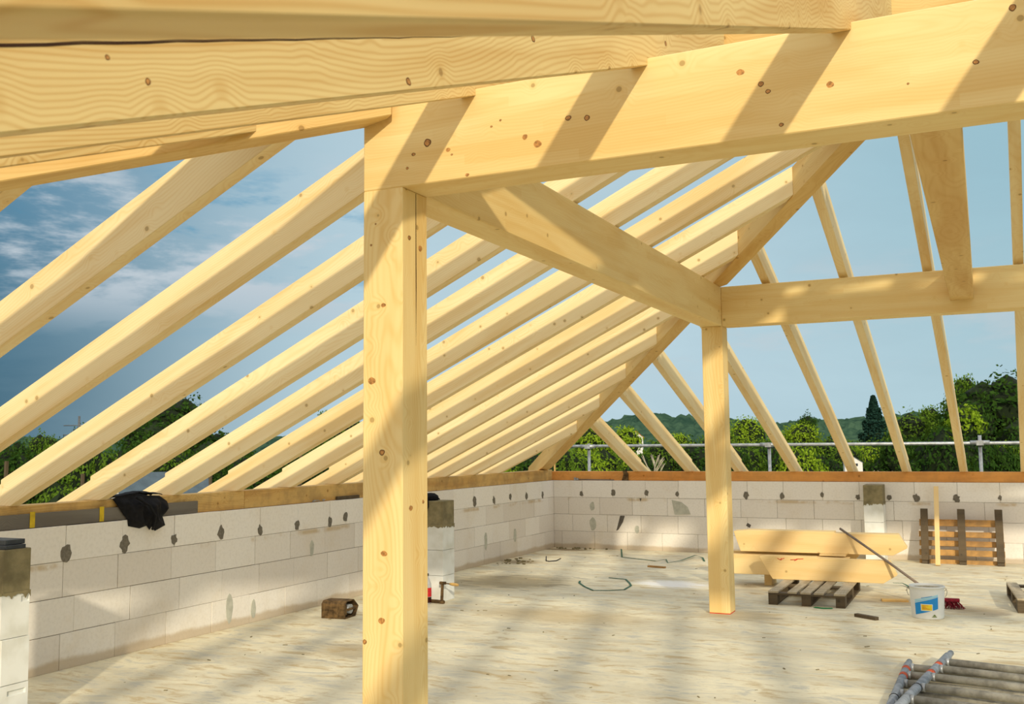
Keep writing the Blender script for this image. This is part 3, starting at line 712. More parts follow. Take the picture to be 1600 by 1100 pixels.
# red marks on the front beam's top left
bm = bmesh.new(); ox, oz = fbm.location.x, fbm.location.z
for pts in ([(3.93, .343), (3.955, .328)], [(3.955, .328), (4.0, .345)], [(3.97, .345), (3.965, .322)], [(4.06, .330), (4.13, .336)], [(4.12, .340), (4.19, .345)], [(4.13, .337), (4.10, .322)]):
    tube(bm, [(a-ox, -.0012, b-oz) for a, b in pts], .0035, 6)
bm_obj('red_marking', bm, M_red, fbm)

# bucket
bk = empty('plastic_bucket', (5.405, -4.50, 0), 'white plastic bucket with blue and yellow label, standing right of the pallet', 'bucket')
obj_local('body', bk, lambda b: lathe(b, [(0, 0), (.128, 0), (.131, .01), (.143, .235), (.143, .262), (.149, .264), (.149, .274), (.143, .276), (.139, .270), (.126, .02), (0, .018)], 40), M_white)
obj_local('dried_residue', bk, lambda b: lathe(b, [(.1255, .02), (.1375, .255), (.1355, .256), (.122, .022), (0, .03)], 32), M_grime)
def patch(bm, u0, u1, zf0, zf1, n=10, r0=.1315, r1=.143, lift=.0008, A0=-math.pi/2-.13):
    """curved label patch; u in metres round the front, zf0/zf1 functions of u giving lower and upper height"""
    lo = []; hi = []
    for k in range(n+1):
        u = u0+(u1-u0)*k/n
        for z, lst in ((zf0(u), lo), (zf1(u), hi)):
            r = r0+(r1-r0)*z/.235+lift; a = A0+u/.137
            lst.append(bm.verts.new((r*math.cos(a), r*math.sin(a), z)))
    for k in range(n): bm.faces.new((lo[k], lo[k+1], hi[k+1], hi[k])).smooth = True
def q1(b): patch(b, -.085, .115, lambda u: .035+(u+.085)*.28, lambda u: .135+(u+.085)*.28)
lb = obj_local('label', bk, q1, M_lblue)
obj_local('label_stripe', bk, lambda b: (patch(b, -.085, .115, lambda u: .14+(u+.085)*.27, lambda u: .150+(u+.085)*.26), patch(b, -.085, .115, lambda u: .156+(u+.085)*.25, lambda u: .162+(u+.085)*.25)), M_lcyan)
obj_local('label_lettering', bk, lambda b: [patch(b, -.022+.011*i, -.014+.011*i, lambda u: .180+(u+.02)*.2, lambda u: .186+(u+.02)*.2, 2) for i in range(8)], M_lblue)
obj_local('label_panel', bk, lambda b: patch(b, -.030, .066, lambda u: .074, lambda u: .132, lift=.0014), M_white)
obj_local('label_panel_print', bk, lambda b: patch(b, -.025, .061, lambda u: .079, lambda u: .127, lift=.002), M_lyel)
obj_local('label_print', bk, lambda b: [patch(b, -.018, -.018+w_, lambda u, z=z: z, lambda u, z=z: z+.004, 4, lift=.0026) for z, w_ in ((.116, .05), (.106, .03), (.097, .04), (.088, .06))], M_ltext)
def logo(b):
    patch(b, .058, .102, lambda u: .020, lambda u: .025, 4, lift=.0014)
    patch(b, .062, .080, lambda u: .028, lambda u: .028+(u-.062)*1.0, 4, lift=.0014); patch(b, .080, .098, lambda u: .028, lambda u: .028+(.098-u)*1.0, 4, lift=.0014)
obj_local('label_logo', bk, logo, M_lgreen)
def bail(b):
    pts = [(-.148, -.03, .235)]+[(-.150-.016*math.sin(t), -.03-.03*t/3, .235-.045*math.sin(t*.5)) for t in [.5, 1.2, 1.9]]
    ring = [(.152*math.cos(a), -.012-.155*math.sin(a)*.35, .245-.05*math.sin(a)) for a in [math.pi*k/24 for k in range(25)]]
    tube(b, [(-p[0], p[1]-.0, p[2]) if False else (p[0], abs(p[1])+.0, p[2]+.0) for p in ring], .0022, 6)
    for s in (-1, 1): tube(b, [(s*.146, 0, .258), (s*.158, -.004, .250), (s*.164, -.008, .225), (s*.155, -.012, .195), (s*.146, -.014, .185)], .0025, 6)
obj_local('wire_handle', bk, bail, M_wire)

# broom
br = empty('broom', (5.50, -3.93, 0), 'broom with red bristles behind the bucket, its grey handle leaning over the piled beams', 'broom')
def bristles(b):
    rb = random.Random(5)
    for i in range(150):
        x = rb.uniform(-.13, .14); y = rb.uniform(-.028, .028); sp = x*.35
        tube(b, [(x, y, .062), (x+sp*.5+rb.uniform(-.012, .012), y*1.4+rb.uniform(-.01, .01), .03), (x+sp+rb.uniform(-.02, .02), y*2+rb.uniform(-.012, .012), .002)], [.004, .0035, .002], 4)
obj_local('bristles', br, bristles, M_red2)
obj_local('head', br, lambda b: box(b, (-.15, -.03, .062), (.15, .03, .092)), M_red2, bevel=.006)
tip = Vector((4.50, -2.93, .618))-br.location
obj_local('handle', br, lambda b: tube(b, [(-.02, 0, .078), tip*.5+Vector((0, 0, .04)), tip], .0125, 10), plain('grey_handle', srgb(126, 112, 98), .6))

# scaffold frames lying on the slab
def rung_frame(leg, rails, z, label, dirv, tops):
    e = empty('scaffold_frame', (leg[0][0], leg[0][1], 0), label, 'scaffold part', 'scaffold frames on the slab')
    def w(name, bm, m, lab=None):
        bm.transform(Matrix.Translation(-e.location)); o = bm_obj(name, bm, m, e)
        if lab: o['label'] = lab
    a = Vector((*leg[0], z)); b = Vector((*leg[1], z)); d = (b-a).normalized()
    bm = bmesh.new(); tube(bm, [a, a+d*.10, a+d*.12, b], [.020, .020, .0265, .0265], 14); w('side_tube', bm, M_blue)
    dv = Vector((*dirv, 0)).normalized()
    bm = bmesh.new(); a2 = a+dv*1.25; b2 = b+dv*1.25; cyl(bm, a2, b2, .0265, 14); w('side_tube', bm, M_blue)
    for y in rails:
        s = (y-a.y)/(b.y-a.y); p = a.lerp(b, s)
        bm = bmesh.new(); cyl(bm, p+dv*.026, p+dv*1.225, .0235, 12); w('rung', bm, M_tube)
        bm = bmesh.new(); cyl(bm, p+dv*.022, p+dv*.045, .0262, 12); w('weld_collar', bm, M_galv)
    for s in tops:
        p = a.lerp(b, s); bm = bmesh.new(); tube(bm, [p-d*.036, p+d*.036], .0272, 14); w('paint_mark', bm, M_orange, 'orange paint band')
    for s in (.62,):
        p = a.lerp(b, s); bm = bmesh.new(); tube(bm, [p-d*.006, p+d*.006], .029, 14); w('ring', bm, M_blackp)
    return e
rung_frame(((5.385, -6.60), (5.36, -8.35)), [-6.78, -7.02, -7.27, -7.55, -7.85, -8.15], .0275, 'lower galvanised scaffold frame lying flat on the slab at the lower right', (1, -.10), (.16, .28))
rung_frame(((5.645, -6.47), (5.40, -8.30)), [-6.78, -7.01, -7.27, -7.58, -7.90, -8.18], .081, 'upper scaffold frame with orange paint marks, crossing on top of the other frame', (1, -.20), (.26, .40))

# rusty metal casing
bx_ = empty('metal_casing', (.44, -6.50, 0), 'rusty hexagonal metal casing lying open on the slab by the left wall', 'metal box')
bx_.rotation_euler = (0, 0, math.radians(6))
hexo = [(-.0, .0), (.0, .13), (.03, .155), (.17, .155), (.26, .085), (.20, .0)]
def hexm(b, L0, L1, prof, th=.008):
    cx = sum(p[0] for p in prof)/6; cz = sum(p[1] for p in prof)/6
    inn = [(cx+(y-cx)*.90, cz+(z-cz)*.88) for y, z in prof]
    V = [[b.verts.new((x, p[0], p[1])) for p in pr] for x, pr in ((L0, prof), (L1, prof), (L1, inn), (L0+.01, inn))]
    for r in range(3):
        for k in range(6): b.faces.new((V[r][k], V[r][(k+1) % 6], V[r+1][(k+1) % 6], V[r+1][k]))
    b.faces.new(V[0]); b.faces.new(V[3][::-1])
obj_local('shell', bx_, lambda b: hexm(b, 0, .24, hexo), M_rust, bevel=.002)
obj_local('inner_roller', bx_, lambda b: tube(b, [(.10, .12, .075), (.235, .12, .075)], .042, 16), M_galv)
obj_local('axle_bracket', bx_, lambda b: (box(b, (.19, .03, .03), (.232, .05, .12)), tube(b, [(.235, .06, .075), (.235, .19, .075)], .012, 8)), M_rust, bevel=.002)

# clamp tool and bottle at the foot of the pier behind the post
cl_ = empty('screw_clamp', (1.05, -5.37, 0), 'rusty screw clamp with a wooden handle at the foot of the middle pier', 'clamp')
obj_local('base_bar', cl_, lambda b: tube(b, [(-.24, .02, .018), (-.06, .01, .018), (.03, -.01, .018)], .017, 8), M_rust)
obj_local('upright_bar', cl_, lambda b: (box(b, (-.015, -.012, 0), (.018, .012, .035)), prism(b, [(-.012, -.008, .03), (.014, -.008, .03), (.022, -.008, .20), (-.002, -.008, .20)], (0, .016, 0))), M_rust, bevel=.001)
obj_local('jaw', cl_, lambda b: box(b, (-.02, -.014, .185), (.045, .014, .212)), M_rust, bevel=.002)
obj_local('spindle', cl_, lambda b: tube(b, [(.03, 0, .198), (.10, 0, .193)], .006, 8), M_rust)
o = obj_local('handle', cl_, lambda b: tube(b, [(.09, 0, .194), (.12, 0, .192), (.16, 0, .189), (.185, 0, .187)], [.010, .015, .015, .011], 12), W_platel); o['label'] = 'turned wooden handle'
bo = empty('drink_bottle', (.915, -5.42, 0), 'plastic drink bottle with black cap and red label, half hidden behind the near post', 'bottle')
obj_local('body', bo, lambda b: lathe(b, [(0, .002), (.036, 0), (.042, .012), (.041, .08), (.042, .16), (.040, .19), (.028, .225), (.015, .25), (.0145, .268), (0, .269)], 24), plain('clear_pet', srgb(176, 176, 176), .15))
obj_local('label', bo, lambda b: lathe(b, [(.0428, .07), (.0428, .155)], 24), M_label)
obj_local('drink', bo, lambda b: lathe(b, [(.0425, .012), (.0422, .066)], 24), M_cola)
obj_local('cap', bo, lambda b: lathe(b, [(0, .292), (.016, .290), (.0165, .268), (0, .268)], 20), M_blackp)
# black bag with looped strap on the pier
hh = empty('black_bag', (.80, -5.16, .986), 'black bag with a looped strap hanging on the pier behind the near post', 'bag')
obj_local('bag_body', hh, lambda b: lathe(b, [(0, .075), (.05, .07), (.085, .045), (.095, .01), (.085, .001), (0, .001)], 20), M_black)
obj_local('hanging_flap', hh, lambda b: prism(b, [(-.08, -.125, .03), (.05, -.125, .03), (.055, -.125, -.06), (.0, -.125, -.16), (-.08, -.125, -.17)], (0, .012, 0)), M_black, bevel=.004)
obj_local('strap', hh, lambda b: tube(b, [(.03, -.09, .03), (.08, -.08, .045), (.12, -.06, .035), (.13, -.03, .012)], .006, 6), M_black)
# dark steel bars on the left pier
for i, (x1, z0, z1, y0) in enumerate(((1.005, .986, 1.008, -10.225), (.985, 1.009, 1.036, -10.215))):
    bm = bmesh.new(); box(bm, (.66, y0, z0), (x1, y0+.13, z1)); o = bm_obj('steel_bar', bm, plain('dark_steel', srgb(62, 66, 70), .5, .4), bevel=.002)
    tag(o, ('lower' if i == 0 else 'upper')+' dark steel bar on top of the left pier', 'steel bar', 'steel bars on the left pier')

# straps, offcuts
def strap(pts, label, mat=M_greens, wd=.011, lift=.004, arch=()):
    bm = bmesh.new(); P = [Vector((x, y, lift + (arch[i] if i < len(arch) else 0))) for i, (x, y) in enumerate(pts)]
    Q = []
    for i, p in enumerate(P):
        d = (P[min(i+1, len(P)-1)]-P[max(i-1, 0)]).normalized(); n = Vector((-d.y, d.x, 0)).normalized()*wd
        Q.append((bm.verts.new(p+n), bm.verts.new(p-n), bm.verts.new(p-n+Vector((0, 0, .003))), bm.verts.new(p+n+Vector((0, 0, .003)))))
    for a, b in zip(Q[:-1], Q[1:]):
        for k in range(4): bm.faces.new((a[k], a[(k+1) % 4], b[(k+1) % 4], b[k]))
    bm.faces.new(Q[0]); bm.faces.new(Q[-1][::-1])
    return tag(bm_obj('packing_strap', bm, mat), label, 'strap', 'green packing straps')
strap([(1.2, -.42), (1.39, -.95), (1.95, -1.23), (2.05, -1.1), (2.16, -1.39), (2.27, -1.15), (2.31, -.6), (2.45, -.75), (2.55, -1.05)], 'long green packing strap lying along the foot of the back wall', arch=(.05, 0, 0, .01, 0, .01, .02, .01, 0))
strap([(1.73, -3.40), (1.78, -3.55), (1.93, -3.79), (2.12, -4.03), (2.28, -3.98), (2.41, -3.87), (2.38, -3.55), (2.30, -3.36), (2.16, -3.08), (1.94, -3.02)], 'curled green packing strap in the middle of the slab')
strap([(4.98, -2.60), (5.06, -2.50), (5.12, -2.62), (5.16, -2.72)], 'short green strap end sticking out right of the beam pile', arch=(.03, .02, .01, 0))
strap([(4.42, -4.33), (4.50, -4.36), (4.58, -4.33)], 'short bright green strap in front of the flat pallet', plain('bright_green', srgb(28, 150, 84), .5), .02)
bm = bmesh.new(); tube(bm, [(.55, -1.60, .05), (.60, -1.72, .006), (.66, -1.76, .006), (.72, -1.66, .006), (.76, -1.60, .03)], .007, 6)
tag(bm_obj('steel_hook', bm, M_blackp), 'small bent dark steel hook near the left wall', 'hook')
def chip(c, size, rz, mat, name, label, cat):
    bm = bmesh.new(); box(bm, (-size[0]/2, -size[1]/2, 0), (size[0]/2, size[1]/2, size[2]))
    o = bm_obj(name, bm, mat, bevel=.0015); o.location = (*c, 0.0); o.rotation_euler = (0, 0, rz); return tag(o, label, cat)
chip((4.92, -4.75), (.23, .045, .028), -.62, W_dark, 'wood_offcut', 'dark squared wood offcut in front of the bucket', 'offcut')
chip((2.16, -1.88), (.24, .05, .02), -.25, W_pal2, 'wood_offcut', 'small brown wood offcut near the long green strap', 'offcut')
chip((5.07, -3.66), (.24, .09, .018), .2, W_platel, 'wood_offcut', 'stained board scrap lying left of the bucket', 'offcut')
bm = bmesh.new(); box(bm, (6.24, -3.45, .129), (6.5, -3.2, .20)); box(bm, (6.25, -3.44, .2005), (6.49, -3.21, .25), mi=1)
tag(bm_obj('packaged_box', bm, [M_blue, M_yel], bevel=.004), 'small grey and yellow box on the pallet at the right edge', 'box')
# rubble in the corner
bm = bmesh.new(); rr = random.Random(12)
for i in range(70):
    cx, cy, sx, sy_ = ((.18, -1.95, .13, .16) if i < 45 else (.35, -.10, .28, .05))
    x = rr.gauss(cx, sx); y = rr.gauss(cy, sy_)
    if x < .02 or y > -.02: continue
    s = rr.uniform(.006, .022); box(bm, (-s, -s*.7, 0), (s, s*.7, s*.9), Matrix.Translation((x, y, 0)) @ Matrix.Rotation(rr.random()*6, 4, 'Z'))
tag(bm_obj('rubble', bm, M_conc), 'scattered mortar crumbs along the left wall and in the far corner', 'rubble', kind='stuff')
bm = bmesh.new()
for i in range(110):
    x = rr.uniform(.4, 6.3); y = rr.uniform(-9.5, -.6); s = rr.uniform(.004, .012)
    box(bm, (-s*rr.uniform(.6, 3), -s*.5, 0), (s, s*.5, s*.4), Matrix.Translation((x, y, 0)) @ Matrix.Rotation(rr.random()*6, 4, 'Z'))
tag(bm_obj('debris', bm, M_conc), 'fine splinters and crumbs strewn over the slab', 'debris', kind='stuff')

# tool lying on the ledge of the back wall
tl = empty('steel_bar_tool', (.34, .012, 1.0), 'long steel bar tool lying on the back wall ledge near the corner', 'tool')
obj_local('bar', tl, lambda b: tube(b, [(.02, 0, .015), (.62, 0, .008)], .006, 8), M_wire)
obj_local('head', tl, lambda b: (box(b, (-.01, -.012, .0), (.02, .014, .042)), box(b, (.03, -.012, .004), (.06, .012, .034))), M_galv, bevel=.002)
bm = bmesh.new(); prism(bm, [(.0, 0, .0), (.10, 0, 0), (.10, 0, .10), (.075, 0, .142), (.02, 0, .142), (.03, 0, .09)], (0, .022, 0))
tp = bm_obj('clamp_plate', bm, M_rust, bevel=.002); tp.location = (1.08, .004, 1.0); tag(tp, 'dark rusty clamp plate standing against the orange plate', 'tool')
bm = bmesh.new(); box(bm, (-.028, -5.62, 1.001), (-.004, -5.22, 1.035)); tag(bm_obj('wood_scrap', bm, W_dark, bevel=.003), 'dark wood scrap on the left wall ledge just left of the near post', 'offcut')
bm = bmesh.new(); rr = random.Random(2)
for i in range(9):
    y = -6.1+rr.random()*.26; tube(bm, [(-.022+rr.random()*.012, y, 1.006+rr.random()*.012), (-.02+rr.random()*.012, y+rr.uniform(-.05, .06), 1.008+rr.random()*.014)], .004, 5)
tag(bm_obj('nails', bm, M_galv), 'small heap of shiny nails on the left wall ledge', 'nails', kind='stuff')

# ================================================================== black jacket over the left plate
def jacket():
    out = [(-8.52, 1.165), (-8.43, 1.19), (-8.30, 1.20), (-8.18, 1.175), (-8.05, 1.165), (-7.97, 1.12), (-7.95, 1.06), (-8.02, 1.0), (-7.99, .93), (-8.10, .893), (-8.135, .93), (-8.155, .905), (-8.19, .94), (-8.26, .925), (-8.37, .95), (-8.38, 1.0), (-8.44, 1.06)]
    # densify outline
    P = []
    for i in range(len(out)):
        a, b = Vector(out[i]), Vector(out[(i+1) % len(out)])
        for k in range(3): P.append(a.lerp(b, k/3))
    cen = Vector((-8.2, 1.06))
    bm = bmesh.new(); rings = []
    NR = 12
    for r in range(NR+1):
        s = 1-r/NR; ring = []
        for p in P:
            q = cen+(p-cen)*s
            bulge = .055*(1-s**3)
            fold = .020*math.sin((q.x*38)+(q.y*14)+2*math.sin(q.y*20))*(1-s**6)+.010*math.sin(q.x*90+q.y*30)*(1-s**6)
            x = .004+bulge+fold*.9
            if q.y > 1.1: x -= (q.y-1.1)*.55
            if q.y < 1.0: x = max(x, .006)
            else: x = max(x, -.003)
            ring.append(bm.verts.new((x, q.x, q.y)))
            if s == 0: break
        rings.append(ring)
    n = len(P)
    for a, b in zip(rings[:-1], rings[1:]):
        for k in range(n):
            if len(b) == 1: bm.faces.new((a[k], a[(k+1) % n], b[0]))
            else: bm.faces.new((a[k], a[(k+1) % n], b[(k+1) % n], b[k]))
    # the part that goes over the plate to the back
    o = bm_obj('jacket', bm, M_black, smooth=True)
    md = o.modifiers.new('s', 'SOLIDIFY'); md.thickness = .006; md.offset = 1
    tag(o, 'black jacket draped over the left wall plate', 'jacket')
    bm = bmesh.new(); V = []
    for i in range(15):
        y = -8.5+i*.034; row = []
        for j in range(7):
            s = j/6; z = 1.166+.042*math.sin(math.pi*(.25+.75*s))*(1-abs(i-7)/9)+.004*math.sin(i*2.1+j)
            row.append(bm.verts.new((.0-.13*s, y+.015*math.sin(j*1.3), z)))
        V.append(row)
    for i in range(14):
        for j in range(6): bm.faces.new((V[i][j], V[i+1][j], V[i+1][j+1], V[i][j+1]))
    c = bm_obj('jacket_back', bm, M_black, o, smooth=True)
    md = c.modifiers.new('s', 'SOLIDIFY'); md.thickness = .006; md.offset = 1
    bm = bmesh.new(); tube(bm, [(.06, -8.36, 1.17), (.085, -8.24, 1.10), (.088, -8.18, 1.02), (.06, -8.165, .95), (.04, -8.16, .91)], .010, 8)
    bm_obj('sleeve_seam', bm, M_black, o)
jacket()

# ================================================================== outside: ground, hills, trees, houses
GZ = -9.
bm = bmesh.new()
vs = [bm.verts.new((x, y, GZ)) for x, y in ((-900, -300), (500, -300), (500, 900), (-900, 900))]; bm.faces.new(vs)
M_grass = plain('grass', srgb(74, 92, 42), 1., var=.2, scale=.06)
tag(bm_obj('ground', bm, M_grass), kind='structure')
# lower storey so the slab does not float
bm = bmesh.new(); box(bm, (-.25, FY-.25, GZ), (RX, .25, -.225)); tag(bm_obj('wall_lower_storey', bm, M_block), kind='structure')

def hills(name, dist0, prof, mat, seed, label, depth=160, naz=150, nd=16, bumps=2.4):
    """wooded ridge: prof(az degrees) -> height of the crest above the eye"""
    me = bpy.data.meshes.new(name); V = []; F = []
    for i in range(naz+1):
        azd = -75+95*i/naz; a = math.radians(azd)
        for j in range(nd+1):
            d = dist0+depth*j/nd; x = CAM.x+math.sin(a)*d; y = CAM.y+math.cos(a)*d
            s = j/nd; h = GZ+4+(CAM.z+prof(azd)*d/dist0-GZ-4)*(1-(1-s)**2)
            h += bumps*(noise.noise(Vector((x*.07, y*.07, seed)))*1.0+abs(noise.noise(Vector((x*.16, y*.16, seed+3))))*1.8+abs(noise.noise(Vector((x*.45, y*.45, seed+7))))*.8-.9)
            V.append((x, y, h))
    for i in range(naz):
        for j in range(nd):
            k = i*(nd+1)+j; F.append((k, k+1, k+nd+2, k+nd+1))
    me.from_pydata(V, [], F); me.materials.append(mat)
    for p in me.polygons: p.use_smooth = False
    o = link(name, me); tag(o, label, 'wooded hills', kind='stuff'); return o
def hmat(name, a, b_):
    m, t, b = newmat(name, 1., .0); c = N(t, 'ShaderNodeTexCoord')
    n = N(t, 'ShaderNodeTexNoise', i_Scale=.12, i_Detail=8., i_Roughness=.7); L(t, c.outputs['Object'], n.inputs['Vector'])
    L(t, mixc(t, sstep(t, n.outputs[0], .35, .65), a, b_), b.inputs['Base Color']); return m
def prof_far(az):
    # crest heights (m above eye at 320 m) following the ridge
    xs = [-75, -55, -45, -38, -30, -24, -20, -17.5, -15, -12, -9, -6, -3, 0, 8, 20]
    hs = [3, 4, 5, 4, 6, 9, 9, 12.2, 11, 8.5, 8.6, 9.0, 10.5, 9, 8, 8]
    return float(np.interp(az, xs, hs))*.72+.2
hills('wooded_hill', 320, prof_far, hmat('far_forest', srgb(42, 66, 54), srgb(66, 90, 70)), 1.3, 'distant wooded ridge along the horizon beyond the trees', naz=420, nd=56, bumps=2.2)

def crown_mesh(name, mats, kind, seed, nleaf, size):
    """foliage of unit-ish tree: base at z=0 crown top at z=1 radius ~ r ; returns mesh"""
    rr = np.random.default_rng(seed)
    V = []; F = []; T = []
    pts = []; nrm = []
    if kind == 'conifer':
        for i in range(nleaf):
            h = rr.random()**.8; lay = .62+.38*(((h*11) % 1.)); r = (1-h)*.30*lay+.008
            a = rr.random()*6.283; q = math.sqrt(rr.random())*.5+.5
            pts.append((math.cos(a)*r*q, math.sin(a)*r*q, .08+h*.92-.05*q*(1-h))); nrm.append((math.cos(a)*.6, math.sin(a)*.6, .7))
    else:
        nb = 26 if kind == 'round' else 20
        B = []
        for i in range(nb):
            a = rr.random()*6.283; h = rr.random()
            prof = math.sin(math.pi*min(1, (h*.82+.16)))**.7
            rad = .27*prof*(.55+.6*rr.random()) if kind == 'round' else .22*prof*(.5+.9*rr.random())
            if i == 0: rad = 0; h = .88
            B.append((math.cos(a)*rad, math.sin(a)*rad, .22+.66*h, (.085+.075*rr.random())*(1. if kind == 'round' else .82)))
        wts = np.array([b[3]**2 for b in B]); wts /= wts.sum()
        idx = rr.choice(len(B), nleaf, p=wts)
        for i in idx:
            x, y, z, r = B[i]; d = rr.normal(size=3); d /= np.linalg.norm(d)
            if d[2] < -.3: d[2] *= -.5
            q = r*(.80+.32*rr.random())*(1+.16*math.sin(d[0]*9+i)+.12*math.sin(d[2]*11+2*i))
            pts.append((x+d[0]*q, y+d[1]*q, z+d[2]*q*.85)); nrm.append(tuple(d))
    for p, n in zip(pts, nrm):
        n = np.array(n)+rr.normal(size=3)*.55; n /= np.linalg.norm(n)
        u = np.cross(n, rr.normal(size=3)); u /= np.linalg.norm(u); v = np.cross(n, u); s = size*(.6+.8*rr.random())
        p = np.array(p); k = len(V)
        if kind == 'conifer': u = u*.6; v = v*1.2
        V += [tuple(p-u*s), tuple(p-v*s*.5), tuple(p+u*s), tuple(p+v*s*.5)]; F.append((k, k+1, k+2, k+3)); T.append(rr.random())
    me = bpy.data.meshes.new(name); me.from_pydata(V, [], F)
    at = me.attributes.new('tone', 'FLOAT', 'FACE'); at.data.foreach_set('value', T)
    me.materials.append(mats)
    # inner mass
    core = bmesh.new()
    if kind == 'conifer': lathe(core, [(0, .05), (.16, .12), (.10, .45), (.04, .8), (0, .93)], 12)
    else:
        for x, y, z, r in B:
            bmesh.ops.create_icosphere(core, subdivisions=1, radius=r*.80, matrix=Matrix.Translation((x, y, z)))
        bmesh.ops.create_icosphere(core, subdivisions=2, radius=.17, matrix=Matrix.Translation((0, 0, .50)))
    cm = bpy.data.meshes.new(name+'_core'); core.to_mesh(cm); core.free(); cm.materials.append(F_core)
    return me, cm
def trunk_mesh(name, seed, mat, bare=False):
    rr = random.Random(seed); bm = bmesh.new()
    tube(bm, [(0, 0, 0), (rr.uniform(-.01, .01), 0, .3), (rr.uniform(-.02, .02), rr.uniform(-.02, .02), .62 if not bare else .95)], [.022, .015, .006 if not bare else .002], 8)
    for i in range(26 if bare else 6):
        z = rr.uniform(.2, .55 if not bare else .9); a = rr.random()*6.283; l = rr.uniform(.12, .24)*(1 if not bare else (1.05-z*.6)); 
        p0 = Vector((0, 0, z)); p1 = p0+Vector((math.cos(a)*l*.5, math.sin(a)*l*.5, l*.45)); p2 = p0+Vector((math.cos(a+.3)*l, math.sin(a+.3)*l, l*1.0))
        tube(bm, [p0, p1, p2], [.007, .004, .0012], 5)
        if bare:
            for s in (-.7, .5):
                tube(bm, [p1, p1+Vector((math.cos(a+s)*l*.4, math.sin(a+s)*l*.4, l*.5))], [.003, .001], 4)
    me = bpy.data.meshes.new(name); bm.to_mesh(me); bm.free(); me.materials.append(mat); return me
CR = {}
for nm, mt, kd, n_, sz in (('bright', F_bright, 'round', 9000, .011), ('mid', F_mid, 'round', 9000, .011), ('mid2', F_mid, 'loose', 8000, .011), ('dark', F_dark, 'round', 9000, .012), ('dark2', F_dark, 'loose', 9000, .012), ('bright2', F_bright, 'loose', 8000, .012), ('conifer', F_conif, 'conifer', 12000, .010)):
    CR[nm] = crown_mesh(nm+'_crown', mt, kd, hash_ if False else len(CR)*17+5, n_, sz)
TR = [trunk_mesh('trunk', 1, M_bark), trunk_mesh('trunk2', 2, M_bark)]
BARE = trunk_mesh('bare_trunk', 5, M_birch, True)
def px_dir(u, v):
    d = r2*((u-800)/1572.46)+u2*(-(v-550)/1572.46)+fw; return d
RT = random.Random(21)
def tree(u, vtop, dist, wpx, kind, label, group=None, cat='tree'):
    """stands on the ground; u,vtop,wpx = where its top and width were measured in the photograph, dist = metres along the view"""
    dist *= 1.9; wpx *= 1.25
    d = px_dir(u, vtop); t = dist/(d.xy.length); p = CAM+d*t
    H = p.z-GZ; W = wpx/1572.46*dist/.62
    e = empty('tree' if kind not in ('conifer', 'bare') else {'conifer': 'spruce_tree', 'bare': 'bare_tree'}[kind], (p.x, p.y, GZ), label, cat, group, rz=RT.random()*6.28)
    sc_ = (W, W, H*1.04)
    if kind == 'bare':
        o = link('branches', BARE, e); o.scale = (H*.6, H*.6, H*.9); return e
    if kind == 'conifer': sc_ = (W, W, H)
    a, c = CR[kind]
    o = link('foliage', a, e); o.scale = sc_; o['kind'] = 'stuff'
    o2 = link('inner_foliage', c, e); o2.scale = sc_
    o3 = link('trunk', RT.choice(TR), e); o3.scale = (H*.9, H*.9, H)
    return e
# the ones that can be told apart
tree(1364, 618, 62, 130, 'conifer', 'dark blue-green spruce standing behind the seventh rafter of the back slope')
tree(1566, 585, 46, 150, 'dark', 'tall dark tree at the right edge beyond the scaffold')
tree(1508, 578, 50, 70, 'mid2', 'tall mid green tree just left of the tallest dark one')
tree(1503, 612, 40, 105, 'bright2', 'yellow-green tree in front of the tall dark trees at the right')
tree(1555, 702, 32, 75, 'bright', 'low bright bush tree under the tall dark tree at the right edge')
tree(1452, 628, 55, 66, 'mid2', 'loose-topped tree right of the spruce')
tree(1415, 652, 48, 100, 'mid', 'broad green tree between the spruce and the right-hand trees')
tree(1480, 668, 42, 110, 'dark', 'dark bushy tree below the yellow-green one')
tree(1169, 658, 52, 84, 'bright', 'rounded bright green tree right of the far post')
tree(1248, 666, 56, 78, 'bright', 'rounded bright green tree between the fourth and fifth back rafters')
tree(1205, 690, 44, 110, 'mid', 'green tree filling the gap between two rounded bright trees')
tree(1310, 690, 46, 120, 'mid', 'broad green tree below the ridge left of the spruce')
tree(1120, 678, 50, 80, 'mid', 'green tree directly behind the far post')
tree(985, 648, 40, 90, 'bright2', 'light green sparse tree seen between the first two back rafters')
tree(1068, 662, 48, 70, 'bright2', 'light green tree left of the far post')
tree(925, 668, 44, 90, 'bright', 'bright green tree in the triangle beside the hip rafter')
tree(1030, 690, 34, 90, 'mid', 'low green tree behind the guard rail left of the far post')
tree(880, 705, 40, 80, 'bright', 'bright green tree at the foot of the hip rafter')
tree(1255, 645, 75, 50, 'dark2', 'darker slender tree against the ridge')
tree(1020, 668, 27, 60, 'bare', 'bare pale-branched tree behind the second back rafter')
tree(1342, 700, 30, 40, 'bare', 'bare white-stemmed tree behind the sixth back rafter')
tree(1392, 700, 30, 40, 'bare', 'bare white-stemmed tree behind the seventh back rafter')
tree(288, 622, 42, 150, 'dark', 'tall dark tree domed above the left rafters')
tree(348, 668, 46, 120, 'dark2', 'dark tree right of the domed one on the left')
tree(118, 672, 50, 80, 'dark', 'dark tree under the bare mast on the left')
tree(72, 684, 54, 70, 'mid', 'olive green rounded tree on the far left')
tree(30, 690, 48, 70, 'dark', 'dark tree at the left edge')
tree(508, 636, 44, 60, 'mid2', 'green treetop showing left of the near post')
tree(545, 660, 52, 90, 'mid', 'green tree behind the near post')
tree(235, 680, 36, 110, 'dark2', 'dark tree above the black jacket')
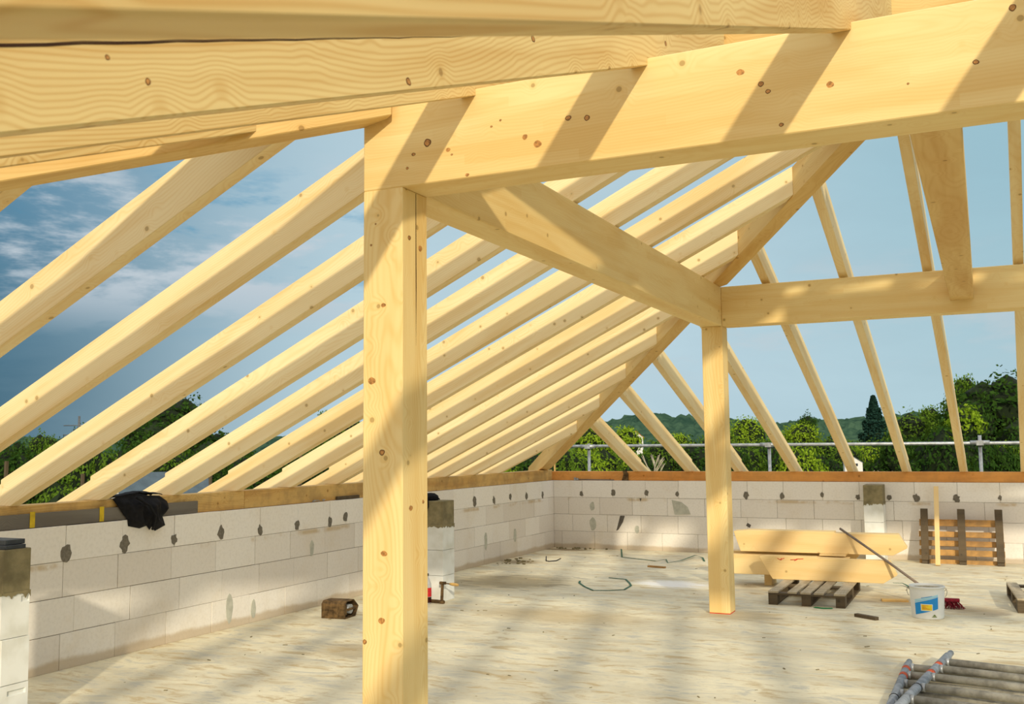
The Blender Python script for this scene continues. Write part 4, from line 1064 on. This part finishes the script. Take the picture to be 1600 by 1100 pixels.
# dense belts nobody can tell apart
for i in range(26):
    u = 850+i*31+RT.uniform(-10, 10)
    tree(u, RT.uniform(690, 712) if u < 1400 else RT.uniform(672, 700), RT.uniform(28, 38), RT.uniform(80, 120), RT.choice(['mid', 'mid2', 'bright', 'dark'] if u < 1400 else ['mid', 'dark', 'dark2']),
         'leafy green tree in the dense belt behind the guard rail', 'trees in the belt behind the guard rail')
for i in range(20):
    u = -30+i*32+RT.uniform(-12, 12)
    tree(u, RT.uniform(692, 722), RT.uniform(27, 40), RT.uniform(90, 130), RT.choice(['dark', 'dark2', 'dark', 'mid']),
         'dark leafy tree in the dense belt beyond the left wall', 'trees in the belt beyond the left wall')
for i in range(18):
    u = 560+i*17+RT.uniform(-12, 12)
    tree(u, RT.uniform(690, 715), RT.uniform(30, 44), RT.uniform(80, 110), RT.choice(['bright', 'mid']),
         'bright leafy tree glimpsed between the left rafters near the far corner', 'trees seen between the far left rafters')

def house(u, v, dist, wd, rz, roofm, label, hgt=5.):
    d = px_dir(u, v); p = CAM+d*(dist/d.xy.length); top = p.z
    e = empty('house', (p.x, p.y, GZ), label, 'house', rz=rz); H = top-GZ; q = wd/7
    obj_local('walls', e, lambda b: prism(b, [(-wd/2, -4*q, 0), (wd/2, -4*q, 0), (wd/2, -4*q, H-2.4*q), (0, -4*q, H-.15*q), (-wd/2, -4*q, H-2.4*q)], (0, 8*q, 0)), M_wallh)
    def roof(b):
        for s in (-1, 1): prism(b, [(0, -4.3*q, H-.15*q), (s*(wd/2+.4*q), -4.3*q, H-2.75*q), (s*(wd/2+.4*q), -4.3*q, H-2.57*q), (0, -4.3*q, H+.05*q)], (0, 8.6*q, 0))
    obj_local('roof', e, roof, roofm)
    for x in (-1.2*q, 1.2*q): obj_local('window', e, lambda b, x=x: box(b, (x-.45*q, -4.03*q, H-4.*q), (x+.45*q, -3.98*q, H-2.9*q)), M_glassd)
    return e
house(985, 674, 300, 5, .9, M_roofo, 'small orange-roofed house among the trees left of the far post')
house(1332, 713, 48, .75, .2, M_roofg, 'tiny white gabled hut behind the sixth back rafter')
house(252, 738, 48, 3.2, -.6, M_roofg, 'house with a grey-blue roof below the left rafters')
bm = bmesh.new(); d = px_dir(124, 650); p = CAM+d*(70/d.xy.length); cyl(bm, (p.x, p.y, GZ), (p.x, p.y, p.z), .07, 6)
for q in (1, 2, 3): cyl(bm, (p.x-.8, p.y-.5, p.z-q*.6), (p.x+.8, p.y+.5, p.z-q*.6), .03, 5)
tag(bm_obj('antenna_mast', bm, M_wire), 'thin antenna mast above the dark trees on the far left', 'mast')
